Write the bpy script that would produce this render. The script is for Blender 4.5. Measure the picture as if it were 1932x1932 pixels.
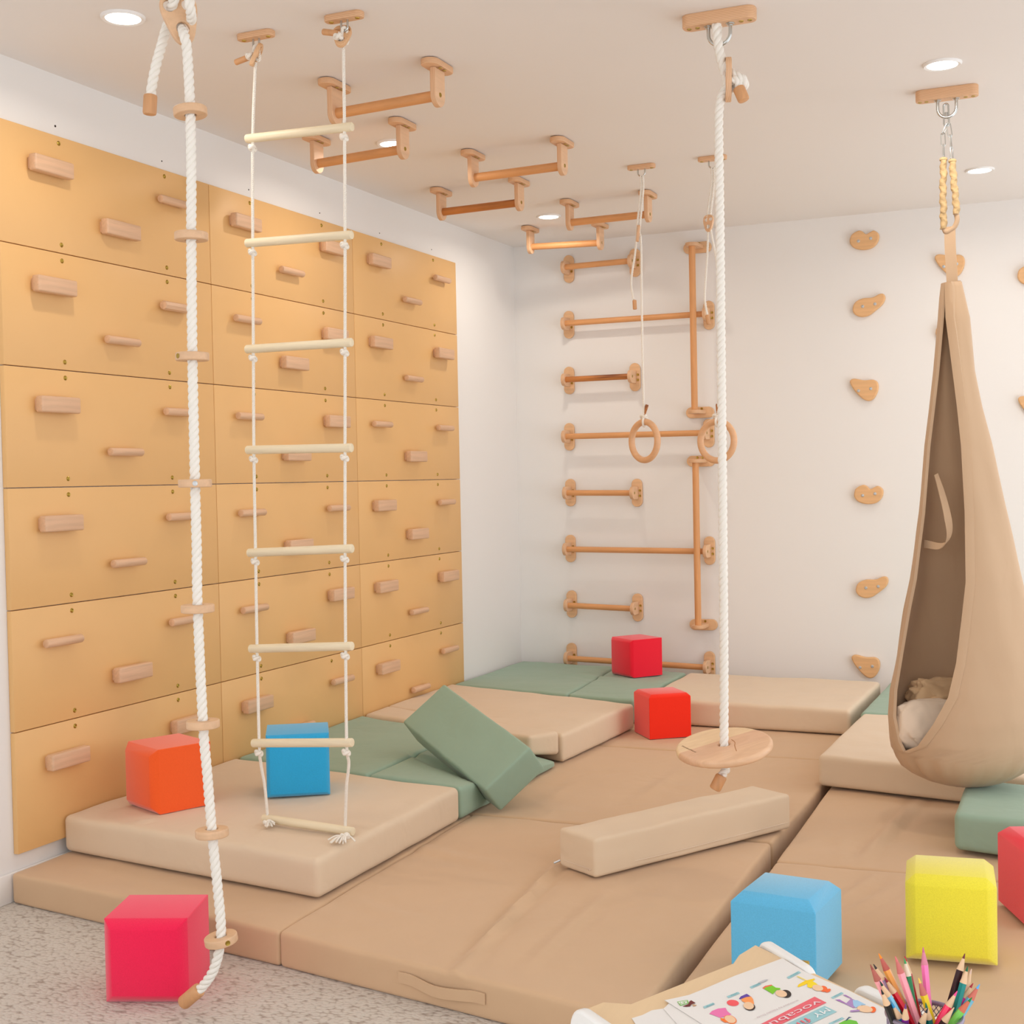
import bpy, bmesh, math, random
from mathutils import Vector, Matrix, noise
random.seed(7)
for o in list(bpy.data.objects): bpy.data.objects.remove(o)
scene = bpy.context.scene
COL = scene.collection
PI = math.pi
V = Vector
# ------------------------------------------------------------------ camera
CAM = V((2.945611, -3.000360, 1.219604)); CR = V((0.916323, 0.399939, -0.020009)); CU = V((0.008245, 0.031114, 0.999482)); CF = V((-0.400355, 0.916013, -0.025213))
FPX = 2518.615
cam_d = bpy.data.cameras.new('camera'); cam = bpy.data.objects.new('camera', cam_d); COL.objects.link(cam)
M3 = Matrix((CR, CU, -CF)).transposed()
cam.matrix_world = Matrix.Translation(CAM) @ M3.to_4x4()
cam_d.sensor_width = 36; cam_d.sensor_fit = 'HORIZONTAL'; cam_d.lens = 36 * FPX / 1932
cam_d.clip_start = 0.05
scene.camera = cam
# ------------------------------------------------------------------ world, light, exposure
w = bpy.data.worlds.new('world'); scene.world = w; w.use_nodes = True
bg = w.node_tree.nodes['Background']
bg.inputs[0].default_value = (0.98, 0.985, 1.0, 1); bg.inputs[1].default_value = 1.42
vs = scene.view_settings
vs.view_transform = 'Standard'; vs.look = 'None'; vs.gamma = 1; vs.use_curve_mapping = False
vs.exposure = 0.05
LAMP_W = 3.1
# daylight through the window side of the room (behind the camera, to the left)
ld = bpy.data.lights.new('window_daylight', 'AREA'); ld.shape = 'RECTANGLE'; ld.size = 2.6; ld.size_y = 1.6
ld.energy = 16; ld.color = (0.97, 0.985, 1.0)
lo = bpy.data.objects.new('window_daylight', ld); COL.objects.link(lo)
lo.location = (1.2, -4.6, 1.7)
lo.rotation_euler = (V((1.6, 2.0, 0.6)) - lo.location).to_track_quat('-Z', 'Y').to_euler()

# daylight from the window side on the right
l2 = bpy.data.lights.new('side_daylight', 'AREA'); l2.shape = 'RECTANGLE'; l2.size = 1.3; l2.size_y = 1.0; l2.energy = 10; l2.color = (1.0, 0.99, 0.985)
o2 = bpy.data.objects.new('side_daylight', l2); COL.objects.link(o2); o2.location = (4.15, 2.2, 0.75)
o2.rotation_euler = (V((1.9, 3.9, 0.75)) - o2.location).to_track_quat('-Z', 'Z').to_euler()

# ------------------------------------------------------------------ helpers
def ray(x, y): return CR * ((x - 966) / FPX) - CU * ((y - 966) / FPX) + CF
def at(x, y, ax, v):
    """point of the room seen at photo pixel x, y on the plane ax = v (metres)"""
    i = 'XYZ'.index(ax); d = ray(x, y); return CAM + d * ((v - CAM[i]) / d[i])
def S(c, a=1.0):
    """sRGB 0-255 to linear"""
    o = []
    for k in c:
        k = k / 255.0
        o.append(k / 12.92 if k <= 0.04045 else ((k + 0.055) / 1.055) ** 2.4)
    return (*o, a)
def newmat(name):
    m = bpy.data.materials.new(name); m.use_nodes = True
    nt = m.node_tree; b = nt.nodes['Principled BSDF']; return m, nt, b
def N(nt, t, **kw):
    n = nt.nodes.new(t)
    for k, v in kw.items(): setattr(n, k, v)
    return n
def L(nt, a, b): nt.links.new(a, b)
def coords(nt, scale=(1, 1, 1), kind='Object'):
    tc = N(nt, 'ShaderNodeTexCoord'); mp = N(nt, 'ShaderNodeMapping')
    mp.inputs['Scale'].default_value = scale
    L(nt, tc.outputs[kind], mp.inputs['Vector']); return mp.outputs[0]
def bump(nt, b, height, strength, dist=0.002, chain=None):
    bp = N(nt, 'ShaderNodeBump'); bp.inputs['Strength'].default_value = strength
    bp.inputs['Distance'].default_value = dist
    L(nt, height, bp.inputs['Height'])
    if chain: L(nt, chain, bp.inputs['Normal'])
    L(nt, bp.outputs[0], b.inputs['Normal']); return bp.outputs[0]
def m_plain(name, rgb, rough=0.6, metal=0.0, bumpy=0.0, bscale=300, var=0.0, vscale=3.0):
    m, nt, b = newmat(name)
    b.inputs['Roughness'].default_value = rough; b.inputs['Metallic'].default_value = metal
    c = S(rgb)
    b.inputs['Base Color'].default_value = c
    if var:
        n = N(nt, 'ShaderNodeTexNoise'); n.inputs['Scale'].default_value = vscale; n.inputs['Detail'].default_value = 4
        L(nt, coords(nt), n.inputs['Vector'])
        mx = N(nt, 'ShaderNodeMix', data_type='RGBA'); mx.inputs[6].default_value = tuple(k * (1 - var) for k in c[:3]) + (1,)
        mx.inputs[7].default_value = tuple(min(1, k * (1 + var)) for k in c[:3]) + (1,)
        L(nt, n.outputs[0], mx.inputs[0]); L(nt, mx.outputs[2], b.inputs['Base Color'])
    if bumpy:
        n = N(nt, 'ShaderNodeTexNoise'); n.inputs['Scale'].default_value = bscale; n.inputs['Detail'].default_value = 2
        L(nt, coords(nt), n.inputs['Vector']); bump(nt, b, n.outputs[0], bumpy, 0.001)
    return m
def m_wood(name, rgb, axis='X', contrast=0.16, rough=0.5, grain=1.0, streak=None):
    """fine straight grain stretched along axis"""
    m, nt, b = newmat(name); b.inputs['Roughness'].default_value = rough
    sc = [70 * grain] * 3; sc['XYZ'.index(axis)] = 4 * grain
    n = N(nt, 'ShaderNodeTexNoise'); n.inputs['Scale'].default_value = 1; n.inputs['Detail'].default_value = 5
    n.inputs['Roughness'].default_value = 0.65; n.inputs['Distortion'].default_value = 0.4
    L(nt, coords(nt, sc), n.inputs['Vector'])
    cr = N(nt, 'ShaderNodeValToRGB'); c = S(rgb)
    cr.color_ramp.elements[0].position = 0.3; cr.color_ramp.elements[1].position = 0.7
    cr.color_ramp.elements[0].color = tuple(k * (1 - contrast) for k in c[:3]) + (1,)
    cr.color_ramp.elements[1].color = tuple(min(1, k * (1 + contrast * 0.55)) for k in c[:3]) + (1,)
    L(nt, n.outputs[0], cr.inputs[0]); out = cr.outputs[0]
    if streak:
        sc2 = [22] * 3; sc2['XYZ'.index(axis)] = 1.6
        n2 = N(nt, 'ShaderNodeTexNoise'); n2.inputs['Scale'].default_value = 1; n2.inputs['Distortion'].default_value = 0.8
        L(nt, coords(nt, sc2), n2.inputs['Vector'])
        r2 = N(nt, 'ShaderNodeValToRGB'); r2.color_ramp.elements[0].position = 0.50; r2.color_ramp.elements[1].position = 0.62
        L(nt, n2.outputs[0], r2.inputs[0])
        mx = N(nt, 'ShaderNodeMix', data_type='RGBA'); L(nt, r2.outputs[0], mx.inputs[0]); L(nt, out, mx.inputs[6])
        mx.inputs[7].default_value = S(streak); out = mx.outputs[2]
    L(nt, out, b.inputs['Base Color'])
    bump(nt, b, n.outputs[0], 0.08, 0.001)
    return m
def m_ply(name, rgb, axis='Z', layer=0.0022):
    """birch ply: pale face, fine layers seen along the cut edges (layers stacked along axis)"""
    m, nt, b = newmat(name); b.inputs['Roughness'].default_value = 0.5
    c = S(rgb); i = 'XYZ'.index(axis)
    sc = [55, 5, 55] if axis != 'Y' else [5, 55, 55]
    n = N(nt, 'ShaderNodeTexNoise'); n.inputs['Scale'].default_value = 1; n.inputs['Detail'].default_value = 4
    L(nt, coords(nt, sc), n.inputs['Vector'])
    cr = N(nt, 'ShaderNodeValToRGB'); cr.color_ramp.elements[0].position = 0.3; cr.color_ramp.elements[1].position = 0.7
    cr.color_ramp.elements[0].color = tuple(k * 0.9 for k in c[:3]) + (1,); cr.color_ramp.elements[1].color = tuple(min(1, k * 1.06) for k in c[:3]) + (1,)
    L(nt, n.outputs[0], cr.inputs[0])
    wv = N(nt, 'ShaderNodeTexWave', bands_direction=axis); wv.inputs['Scale'].default_value = 0.314 / layer / 2; wv.inputs['Distortion'].default_value = 0.6
    L(nt, coords(nt), wv.inputs['Vector'])
    r2 = N(nt, 'ShaderNodeValToRGB'); r2.color_ramp.elements[0].color = (c[0] * 0.72, c[1] * 0.62, c[2] * 0.52, 1); r2.color_ramp.elements[1].color = c
    r2.color_ramp.elements[0].position = 0.1; r2.color_ramp.elements[1].position = 0.5
    L(nt, wv.outputs['Fac'], r2.inputs[0])
    tc = N(nt, 'ShaderNodeTexCoord'); sx = N(nt, 'ShaderNodeSeparateXYZ'); L(nt, tc.outputs['Normal'], sx.inputs[0])
    ab = N(nt, 'ShaderNodeMath', operation='ABSOLUTE'); L(nt, sx.outputs[i], ab.inputs[0])
    mx = N(nt, 'ShaderNodeMix', data_type='RGBA'); L(nt, ab.outputs[0], mx.inputs[0]); L(nt, r2.outputs[0], mx.inputs[6]); L(nt, cr.outputs[0], mx.inputs[7])
    L(nt, mx.outputs[2], b.inputs['Base Color'])
    return m
def m_fabric(name, rgb, weave=0.12, wr=0.22, rough=0.8, wscale=(9, 9, 9), sheen=0.15, turn=0.0):
    m, nt, b = newmat(name); b.inputs['Roughness'].default_value = rough
    b.inputs['Sheen Weight'].default_value = sheen
    c = S(rgb)
    n0 = N(nt, 'ShaderNodeTexNoise'); n0.inputs['Scale'].default_value = 6; n0.inputs['Detail'].default_value = 3
    L(nt, coords(nt), n0.inputs['Vector'])
    mx = N(nt, 'ShaderNodeMix', data_type='RGBA'); mx.inputs[6].default_value = tuple(k * 0.96 for k in c[:3]) + (1,)
    mx.inputs[7].default_value = tuple(min(1, k * 1.04) for k in c[:3]) + (1,)
    L(nt, n0.outputs[0], mx.inputs[0]); L(nt, mx.outputs[2], b.inputs['Base Color'])
    n1 = N(nt, 'ShaderNodeTexNoise'); n1.inputs['Scale'].default_value = 1; n1.inputs['Detail'].default_value = 1.0 if turn else 2.5; n1.inputs['Distortion'].default_value = 0.6
    if turn:
        mt = N(nt, 'ShaderNodeMapping'); mt.inputs['Rotation'].default_value = (0, 0, turn); L(nt, coords(nt), mt.inputs[0])
        ms = N(nt, 'ShaderNodeMapping'); ms.inputs['Scale'].default_value = wscale; L(nt, mt.outputs[0], ms.inputs[0]); L(nt, ms.outputs[0], n1.inputs['Vector'])
    else: L(nt, coords(nt, wscale), n1.inputs['Vector'])
    ch = bump(nt, b, n1.outputs[0], wr, 0.012)
    n2 = N(nt, 'ShaderNodeTexNoise'); n2.inputs['Scale'].default_value = 900
    L(nt, coords(nt), n2.inputs['Vector'])
    bump(nt, b, n2.outputs[0], weave, 0.001, ch)
    return m
def m_foam(name, rgb):
    m, nt, b = newmat(name); b.inputs['Roughness'].default_value = 0.92; b.inputs['Sheen Weight'].default_value = 0.45
    b.inputs['Specular IOR Level'].default_value = 0.15
    c = S(rgb); n = N(nt, 'ShaderNodeTexNoise'); n.inputs['Scale'].default_value = 420; n.inputs['Detail'].default_value = 2
    L(nt, coords(nt), n.inputs['Vector'])
    mx = N(nt, 'ShaderNodeMix', data_type='RGBA'); mx.inputs[6].default_value = tuple(k * 0.86 for k in c[:3]) + (1,)
    mx.inputs[7].default_value = tuple(min(1, k * 1.14) for k in c[:3]) + (1,)
    L(nt, n.outputs[0], mx.inputs[0]); L(nt, mx.outputs[2], b.inputs['Base Color'])
    bump(nt, b, n.outputs[0], 0.25, 0.002); return m
def m_emit(name, rgb, s):
    m, nt, b = newmat(name); b.inputs['Emission Color'].default_value = (*rgb, 1); b.inputs['Emission Strength'].default_value = s
    b.inputs['Base Color'].default_value = (0.9, 0.9, 0.88, 1); return m

class T: pass
ROOTS = {}
def base(o): return o.matrix_world.translation if o.parent is None else V(o['_o'])
def thing(name, label, cat, loc, group=None):
    o = bpy.data.objects.new(name, None); COL.objects.link(o); o.location = loc; o.empty_display_size = 0.05
    ROOTS[o.name] = V(loc)
    o['label'] = label; o['category'] = cat
    if group: o['group'] = group
    return o
def obj(name, bm, mat, parent=None, smooth=40, loc=None, label=None):
    """bm holds room coordinates; links ONE mesh object (child of parent if given)"""
    me = bpy.data.meshes.new(name)
    if isinstance(bm, bmesh.types.BMesh):
        bm.normal_update(); bm.to_mesh(me); bm.free()
    else:
        me = bm
    o = bpy.data.objects.new(name, me); COL.objects.link(o)
    org = ROOTS[parent.name] if parent else V(loc if loc is not None else (0, 0, 0))
    me.transform(Matrix.Translation(-org))
    if parent is None: o.location = org
    else: o.parent = parent
    ROOTS[o.name] = org
    for mm in (mat if isinstance(mat, (list, tuple)) else [mat]): me.materials.append(mm)
    if smooth:
        for p in me.polygons: p.use_smooth = True
        me.set_sharp_from_angle(angle=math.radians(smooth))
    if label: o['label'] = label
    return o
def tag(o, label, cat, group=None):
    o['label'] = label; o['category'] = cat
    if group: o['group'] = group
    return o
def struct(name, bm, mat, parent=None, **k):
    o = obj(name, bm, mat, parent, **k)
    o['kind'] = 'structure'; return o
def frame(o, x, y, z=None):
    x = V(x).normalized(); y = V(y); z = x.cross(y).normalized() if z is None else V(z); y = z.cross(x).normalized()
    m = Matrix((x, y, z)).transposed().to_4x4(); m.translation = V(o); return m
def box(bm, c, s, M=None, bev=0.0, seg=2):
    g = bmesh.ops.create_cube(bm, size=1.0)
    vs_ = g['verts']
    for v in vs_: v.co = V((v.co.x * s[0], v.co.y * s[1], v.co.z * s[2])) + V(c)
    if bev:
        es = list({e for v in vs_ for e in v.link_edges})
        r = bmesh.ops.bevel(bm, geom=es, offset=bev, segments=seg, affect='EDGES', profile=0.5)
        vs_ = list({v for f in r['faces'] for v in f.verts} | {v for v in vs_ if v.is_valid})
        vs_ = list({v for v in bm.verts if v in set(vs_)})
    if M is not None:
        fl = set(); st = list(vs_)
        while st:
            v = st.pop()
            if v in fl: continue
            fl.add(v); st += [e.other_vert(v) for e in v.link_edges]
        for v in fl: v.co = M @ v.co
    return bm
def lathe(bm, prof, M, n=32, cap=True):
    """prof: (radius, height) along local z"""
    rings = []
    for r, h in prof:
        rings.append([bm.verts.new(M @ V((r * math.cos(2 * PI * i / n), r * math.sin(2 * PI * i / n), h))) for i in range(n)])
    for a, b in zip(rings, rings[1:]):
        for i in range(n): bm.faces.new((a[i], a[(i + 1) % n], b[(i + 1) % n], b[i]))
    if cap:
        bm.faces.new(rings[0][::-1]); bm.faces.new(rings[-1])
    return bm
def along(a, b):
    a = V(a); d = V(b) - a; z = d.normalized(); t = V((0, 0, 1)) if abs(z.z) < 0.9 else V((1, 0, 0))
    x = t.cross(z).normalized(); y = z.cross(x); m = Matrix((x, y, z)).transposed().to_4x4(); m.translation = a
    return m, d.length
def rod(bm, a, b, r, n=20, round_=0.0):
    m, l = along(a, b)
    if round_: pr = [(r - round_, 0), (r - round_ * 0.3, round_ * 0.3), (r, round_), (r, l - round_), (r - round_ * 0.3, l - round_ * 0.3), (r - round_, l)]
    else: pr = [(r, 0), (r, l)]
    return lathe(bm, pr, m, n)
def spline(pts, step):
    """Catmull-Rom through pts, resampled about every step"""
    pts = [V(p) for p in pts]
    if len(pts) == 2: P = [pts[0] * 2 - pts[1]] + pts + [pts[1] * 2 - pts[0]]
    else: P = [pts[0] * 2 - pts[1]] + pts + [pts[-1] * 2 - pts[-2]]
    out = []
    for i in range(1, len(P) - 2):
        a, b, c, d = P[i - 1:i + 3]; n = max(2, int((c - b).length / step) + 1)
        for k in range(n):
            t = k / n
            out.append(0.5 * ((2 * b) + (c - a) * t + (2 * a - 5 * b + 4 * c - d) * t * t + (3 * b - 3 * c + d - a) * t ** 3))
    out.append(P[-2]); return out
def sweep(bm, pts, rad, n=12, closed=False, cap=True):
    """tube along pts; rad(theta, s) -> radius"""
    m = len(pts); rings = []; s = 0.0
    t = (pts[1] - pts[0]).normalized(); up = V((0, 0, 1)) if abs(t.z) < 0.9 else V((1, 0, 0))
    x = up.cross(t).normalized()
    for i, p in enumerate(pts):
        if closed: t2 = (pts[(i + 1) % m] - pts[i - 1]).normalized()
        else: t2 = (pts[min(i + 1, m - 1)] - pts[max(i - 1, 0)]).normalized()
        x = (x - t2 * x.dot(t2)).normalized(); y = t2.cross(x)
        if i: s += (p - pts[i - 1]).length
        ring = []
        for k in range(n):
            th = 2 * PI * k / n; r = rad(th, s) if callable(rad) else rad
            ring.append(bm.verts.new(p + x * (r * math.cos(th)) + y * (r * math.sin(th))))
        rings.append(ring)
    for i in range(m if closed else m - 1):
        a, b = rings[i], rings[(i + 1) % m]
        for k in range(n): bm.faces.new((a[k], a[(k + 1) % n], b[(k + 1) % n], b[k]))
    if cap and not closed:
        bm.faces.new(rings[0][::-1]); bm.faces.new(rings[-1])
    return bm
def rope(bm, pts, R, pitch, n=18, step=None):
    """three-strand laid rope: three round strands wound about each other"""
    P = spline(pts, step or pitch / 14); m = len(P); F = []
    t = (P[1] - P[0]).normalized(); up = V((0, 0, 1)) if abs(t.z) < 0.9 else V((1, 0, 0)); x = up.cross(t).normalized(); s_ = 0.0
    for i, p in enumerate(P):
        t = (P[min(i + 1, m - 1)] - P[max(i - 1, 0)]).normalized(); x = (x - t * x.dot(t)).normalized(); y = t.cross(x)
        if i: s_ += (p - P[i - 1]).length
        F.append((p, x.copy(), y, s_))
    k = 10 if R > 0.008 else 7
    for st in range(3):
        line = []
        for p, x, y, s_ in F:
            a = ROPE_HAND * 2 * PI * s_ / pitch + 2 * PI * st / 3; line.append(p + (x * math.cos(a) + y * math.sin(a)) * (R * 0.5))
        sweep(bm, line, R * 0.53, k)
    return bm
ROPE_HAND = 1
def tube(bm, pts, R, n=10, step=0.004, closed=False):
    return sweep(bm, spline(pts, step) if not closed else [V(p) for p in pts], R, n, closed)
def plate(loops, depth, bev=0.0, M=None, res=2):
    """flat shape with holes (2D loops) given thickness and a rounded rim, as a mesh in room coordinates"""
    c = bpy.data.curves.new('tmp', 'CURVE'); c.dimensions = '2D'; c.fill_mode = 'BOTH'
    c.extrude = max(0.0, depth / 2 - bev); c.bevel_depth = bev; c.bevel_resolution = res; c.offset = -bev
    for lp in loops:
        sp = c.splines.new('POLY'); sp.points.add(len(lp) - 1); sp.use_cyclic_u = True
        for p, q in zip(sp.points, lp): p.co = (q[0], q[1], 0, 1)
    return curve2mesh(c, M)
def curve2mesh(c, M=None):
    o = bpy.data.objects.new('tmp', c); COL.objects.link(o)
    dg = bpy.context.evaluated_depsgraph_get(); dg.update()
    me = bpy.data.meshes.new_from_object(o.evaluated_get(dg)); bpy.data.objects.remove(o); bpy.data.curves.remove(c)
    me.materials.clear()
    if M is not None: me.transform(M)
    return me
def text(body, M, size, align='LEFT', extrude=0.0):
    c = bpy.data.curves.new('tmp', 'FONT'); c.body = body; c.size = size; c.align_x = align; c.extrude = extrude
    return curve2mesh(c, M)
def stadium(l, w_, n=10, r=None):
    r = w_ / 2 if r is None else r; o = []
    for cx, cy, a0 in ((l / 2 - r, w_ / 2 - r, 0), (-l / 2 + r, w_ / 2 - r, 90), (-l / 2 + r, -w_ / 2 + r, 180), (l / 2 - r, -w_ / 2 + r, 270)):
        for k in range(n + 1):
            a = math.radians(a0 + 90 * k / n); o.append((cx + r * math.cos(a), cy + r * math.sin(a)))
    return o
def circle(r, n=40, c=(0, 0)): return [(c[0] + r * math.cos(2 * PI * k / n), c[1] + r * math.sin(2 * PI * k / n)) for k in range(n)]
def smooth_loop(pts, per=8):
    m = len(pts); o = []
    for i in range(m):
        a, b, c, d = (V((*pts[(i + k) % m], 0)) for k in (-1, 0, 1, 2))
        for k in range(per):
            t = k / per; q = 0.5 * ((2 * b) + (c - a) * t + (2 * a - 5 * b + 4 * c - d) * t * t + (3 * b - 3 * c + d - a) * t ** 3); o.append((q.x, q.y))
    return o
def add_mesh(bm, me):
    bm.from_mesh(me); bpy.data.meshes.remove(me); return bm
def lines(n, r, edge):
    """grid lines on 0..n (metres) with extra ones near both rims for rounding"""
    k = max(2, int(n / edge)); e = [0, r * 0.12, r * 0.35, r * 0.65, r]
    return e + [r + (n - 2 * r) * i / k for i in range(1, k)] + [n - a for a in e[::-1]]
def soft_box(bm, foot, z0, z1, r=0.02, cell=0.035, fn=None, puff=0.0):
    """padded box: foot = 4 (x, y) counter-clockwise from front left; z0, z1 numbers or 4 corner heights; fn moves points"""
    foot = [V((p[0], p[1])) for p in foot]
    z0 = [z0] * 4 if not isinstance(z0, (list, tuple)) else z0
    z1 = [z1] * 4 if not isinstance(z1, (list, tuple)) else z1
    lx = ((foot[1] - foot[0]).length + (foot[2] - foot[3]).length) / 2; ly = ((foot[3] - foot[0]).length + (foot[2] - foot[1]).length) / 2
    lz = sum(z1) / 4 - sum(z0) / 4
    X, Y, Z = lines(lx, r, cell), lines(ly, r, cell), lines(lz, min(r, lz * 0.45), cell)
    nx, ny, nz = len(X) - 1, len(Y) - 1, len(Z) - 1
    cache = {}
    def pos(i, j, k):
        p = V((X[i], Y[j], Z[k]))
        q = V((min(max(p.x, r), lx - r), min(max(p.y, r), ly - r), min(max(p.z, r), lz - r) if lz > 2 * r else lz / 2))
        d = p - q
        if d.length > 1e-9: p = q + d.normalized() * min(r, max(abs(d.x), abs(d.y), abs(d.z)) if False else r)
        a, b, c = p.x / lx, p.y / ly, p.z / lz
        xy = (foot[0] * (1 - a) + foot[1] * a) * (1 - b) + (foot[3] * (1 - a) + foot[2] * a) * b
        zb = (z0[0] * (1 - a) + z0[1] * a) * (1 - b) + (z0[3] * (1 - a) + z0[2] * a) * b
        zt = (z1[0] * (1 - a) + z1[1] * a) * (1 - b) + (z1[3] * (1 - a) + z1[2] * a) * b
        P = V((xy.x, xy.y, zb * (1 - c) + zt * c))
        if puff:
            P.z += puff * max(0.0, 16 * a * (1 - a) * b * (1 - b)) ** 0.5 * max(0, c - 0.5) * 2
        if fn: P = fn(P, a, b, c)
        return P
    def vert(i, j, k):
        if (i, j, k) not in cache: cache[i, j, k] = bm.verts.new(pos(i, j, k))
        return cache[i, j, k]
    for i in range(nx):
        for j in range(ny):
            for k, fl in ((0, 1), (nz, 0)):
                q = [vert(i, j, k), vert(i + 1, j, k), vert(i + 1, j + 1, k), vert(i, j + 1, k)]
                bm.faces.new(q[::-1] if fl else q)
    for i in range(nx):
        for k in range(nz):
            for j, fl in ((0, 0), (ny, 1)):
                q = [vert(i, j, k), vert(i + 1, j, k), vert(i + 1, j, k + 1), vert(i, j, k + 1)]
                bm.faces.new(q[::-1] if fl else q)
    for j in range(ny):
        for k in range(nz):
            for i, fl in ((0, 1), (nx, 0)):
                q = [vert(i, j, k), vert(i, j + 1, k), vert(i, j + 1, k + 1), vert(i, j, k + 1)]
                bm.faces.new(q[::-1] if fl else q)
    return bm
def wob(amp, sc=4.0, seed=0.0, creases=()):
    """gentle unevenness plus long soft creases (p, q, width, depth) on the upper face"""
    def fn(P, a, b, c):
        n = noise.noise(V((P.x * sc + seed, P.y * sc, P.z * sc)))
        d = noise.noise(V((P.x * sc * 2.3, P.y * sc * 2.3 + seed, 5.0)))
        P = P + V((d * amp * 0.6, n * amp * 0.6, (n + 0.5 * d) * amp * (1 if c > 0.3 else 0.0)))
        if c > 0.85:
            for p, q, wd, dp in creases:
                p = V(p); q = V(q); e = q - p; t = max(0, min(1, (V((P.x, P.y)) - p).dot(e) / e.length_squared)); dist = (V((P.x, P.y)) - (p + e * t)).length
                side = max(0.0, math.sin(min(PI, t * PI))) ** 0.5
                P.z += dp * side * (math.exp(-(dist / wd) ** 2) - 0.55 * math.exp(-((dist - wd * 1.7) / wd) ** 2))
        return P
    return fn

# ------------------------------------------------------------------ materials
wall_paint = m_plain('wall_paint', (238, 236, 234), 0.85, bumpy=0.05, bscale=160)
ceil_paint = m_plain('ceiling_paint', (240, 236, 233), 0.9, bumpy=0.06, bscale=120)
trim_paint = m_plain('trim_paint', (238, 236, 234), 0.45)
orange_panel = m_plain('orange_laminate', (230, 184, 123), 0.45, bumpy=0.05, bscale=400, var=0.03, vscale=5)
beech_y = m_wood('beech_along_wall', (222, 182, 148), 'Y', 0.14)
beech_x = m_wood('beech_rail', (222, 160, 104), 'X', 0.14)
beech_dark = m_wood('beech_dark_heart', (196, 124, 62), 'X', 0.3, streak=(120, 62, 24))
beech_z = m_wood('beech_upright', (222, 160, 104), 'Z', 0.14)
beech_disc = m_wood('beech_disc', (226, 186, 148), 'X', 0.10)
pine_x = m_wood('pale_pine_rung', (236, 221, 190), 'X', 0.10)
cap_wood = m_wood('turned_cap_wood', (214, 160, 112), 'Z', 0.12)
ply_z = m_ply('birch_ply_flat', (230, 186, 146), 'Z')
ply_x = m_ply('birch_ply_upright', (232, 190, 152), 'X')
ply_y = m_ply('birch_ply_wall', (230, 186, 142), 'Y')
ring_wood = m_wood('ring_wood', (226, 178, 136), 'X', 0.08, 0.4)
hold_wood = m_wood('hold_wood', (230, 182, 130), 'X', 0.08)
zinc = m_plain('zinc_steel', (200, 202, 200), 0.25, 1.0)
zinc_y = m_plain('yellow_zinc_steel', (176, 150, 70), 0.3, 1.0)
bolt_grey = m_plain('bolt_steel', (196, 198, 200), 0.35, 0.7)
dark_hole = m_plain('dark_hole', (50, 38, 30), 0.9)
rope_w = m_plain('cotton_rope', (242, 238, 230), 0.8, bumpy=0.15, bscale=500)
rope_t = m_plain('thin_rope', (240, 234, 224), 0.8, bumpy=0.1, bscale=700)
cream = m_fabric('cream_mat_fabric', (222, 200, 173), wr=0.35)
cream_w = m_fabric('cream_cushion_fabric', (226, 206, 184), wr=0.5, wscale=(10, 10, 10))
cream_b = m_fabric('cream_bolster_fabric', (222, 200, 172), wr=0.9, wscale=(1.8, 7, 11), turn=-1.057 + 0.12)
brown = m_fabric('tan_mat_fabric', (209, 175, 139), wr=0.6, wscale=(5, 5, 5))
sage = m_fabric('sage_mat_fabric', (148, 174, 154), wr=0.4)
pod_fab = m_fabric('pod_canvas', (198, 167, 135), wr=0.7, wscale=(7, 7, 2.2))
sleeve_fab = m_fabric('sleeve_canvas', (198, 168, 122), wr=0.5, wscale=(60, 60, 60))
white_ply = m_plain('white_lacquer', (240, 240, 238), 0.35)
top_wood = m_wood('tabletop_ply', (232, 202, 160), 'Y', 0.05, 0.4, 0.6)
paper = m_plain('paper', (236, 233, 229), 0.7)
F_PINK, F_ORANGE, F_RED, F_VERM, F_BLUE, F_SKY, F_YEL = (m_foam(n, c) for n, c in (('foam_pink', (252, 34, 82)), ('foam_orange', (255, 96, 38)), ('foam_red', (250, 28, 54)), ('foam_vermilion', (255, 44, 16)), ('foam_blue', (46, 168, 222)), ('foam_sky_blue', (98, 184, 226)), ('foam_yellow', (242, 228, 66))))

# ------------------------------------------------------------------ the room
RW, RH, YB, Y0, XR = 0.0, 2.5, 3.8337, -4.4, 4.2
bm = bmesh.new(); box(bm, (-0.06, (YB + Y0) / 2, RH / 2), (0.12, YB - Y0 + 0.24, RH)); wall_left = struct('wall_left', bm, wall_paint, smooth=0)
bm = bmesh.new(); box(bm, (XR / 2, YB + 0.06, RH / 2), (XR, 0.12, RH)); wall_back = struct('wall_back', bm, wall_paint, smooth=0)
bm = bmesh.new(); box(bm, (XR / 2 - 0.06, (YB + Y0) / 2, RH + 0.06), (XR + 0.12, YB - Y0 + 0.24, 0.12)); struct('ceiling', bm, ceil_paint, smooth=0)
carpet, nt, b = newmat('loop_carpet'); b.inputs['Roughness'].default_value = 0.95; b.inputs['Sheen Weight'].default_value = 0.2
nz = N(nt, 'ShaderNodeTexNoise'); nz.inputs['Scale'].default_value = 30; L(nt, coords(nt), nz.inputs['Vector'])
av = N(nt, 'ShaderNodeMix', data_type='RGBA'); av.inputs[0].default_value = 0.012
L(nt, coords(nt), av.inputs[6]); L(nt, nz.outputs['Color'], av.inputs[7])
mp = N(nt, 'ShaderNodeMapping'); mp.inputs['Rotation'].default_value = (0, 0, 0.5); mp.inputs['Scale'].default_value = (70, 120, 1); L(nt, av.outputs[2], mp.inputs['Vector'])
vo = N(nt, 'ShaderNodeTexVoronoi', feature='F1'); vo.inputs['Scale'].default_value = 1; L(nt, mp.outputs[0], vo.inputs['Vector'])
cr = N(nt, 'ShaderNodeValToRGB'); cr.color_ramp.elements[0].color = S((206, 197, 186)); cr.color_ramp.elements[1].color = S((158, 142, 128))
cr.color_ramp.elements[0].position = 0.55; cr.color_ramp.elements[1].position = 0.95
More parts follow.
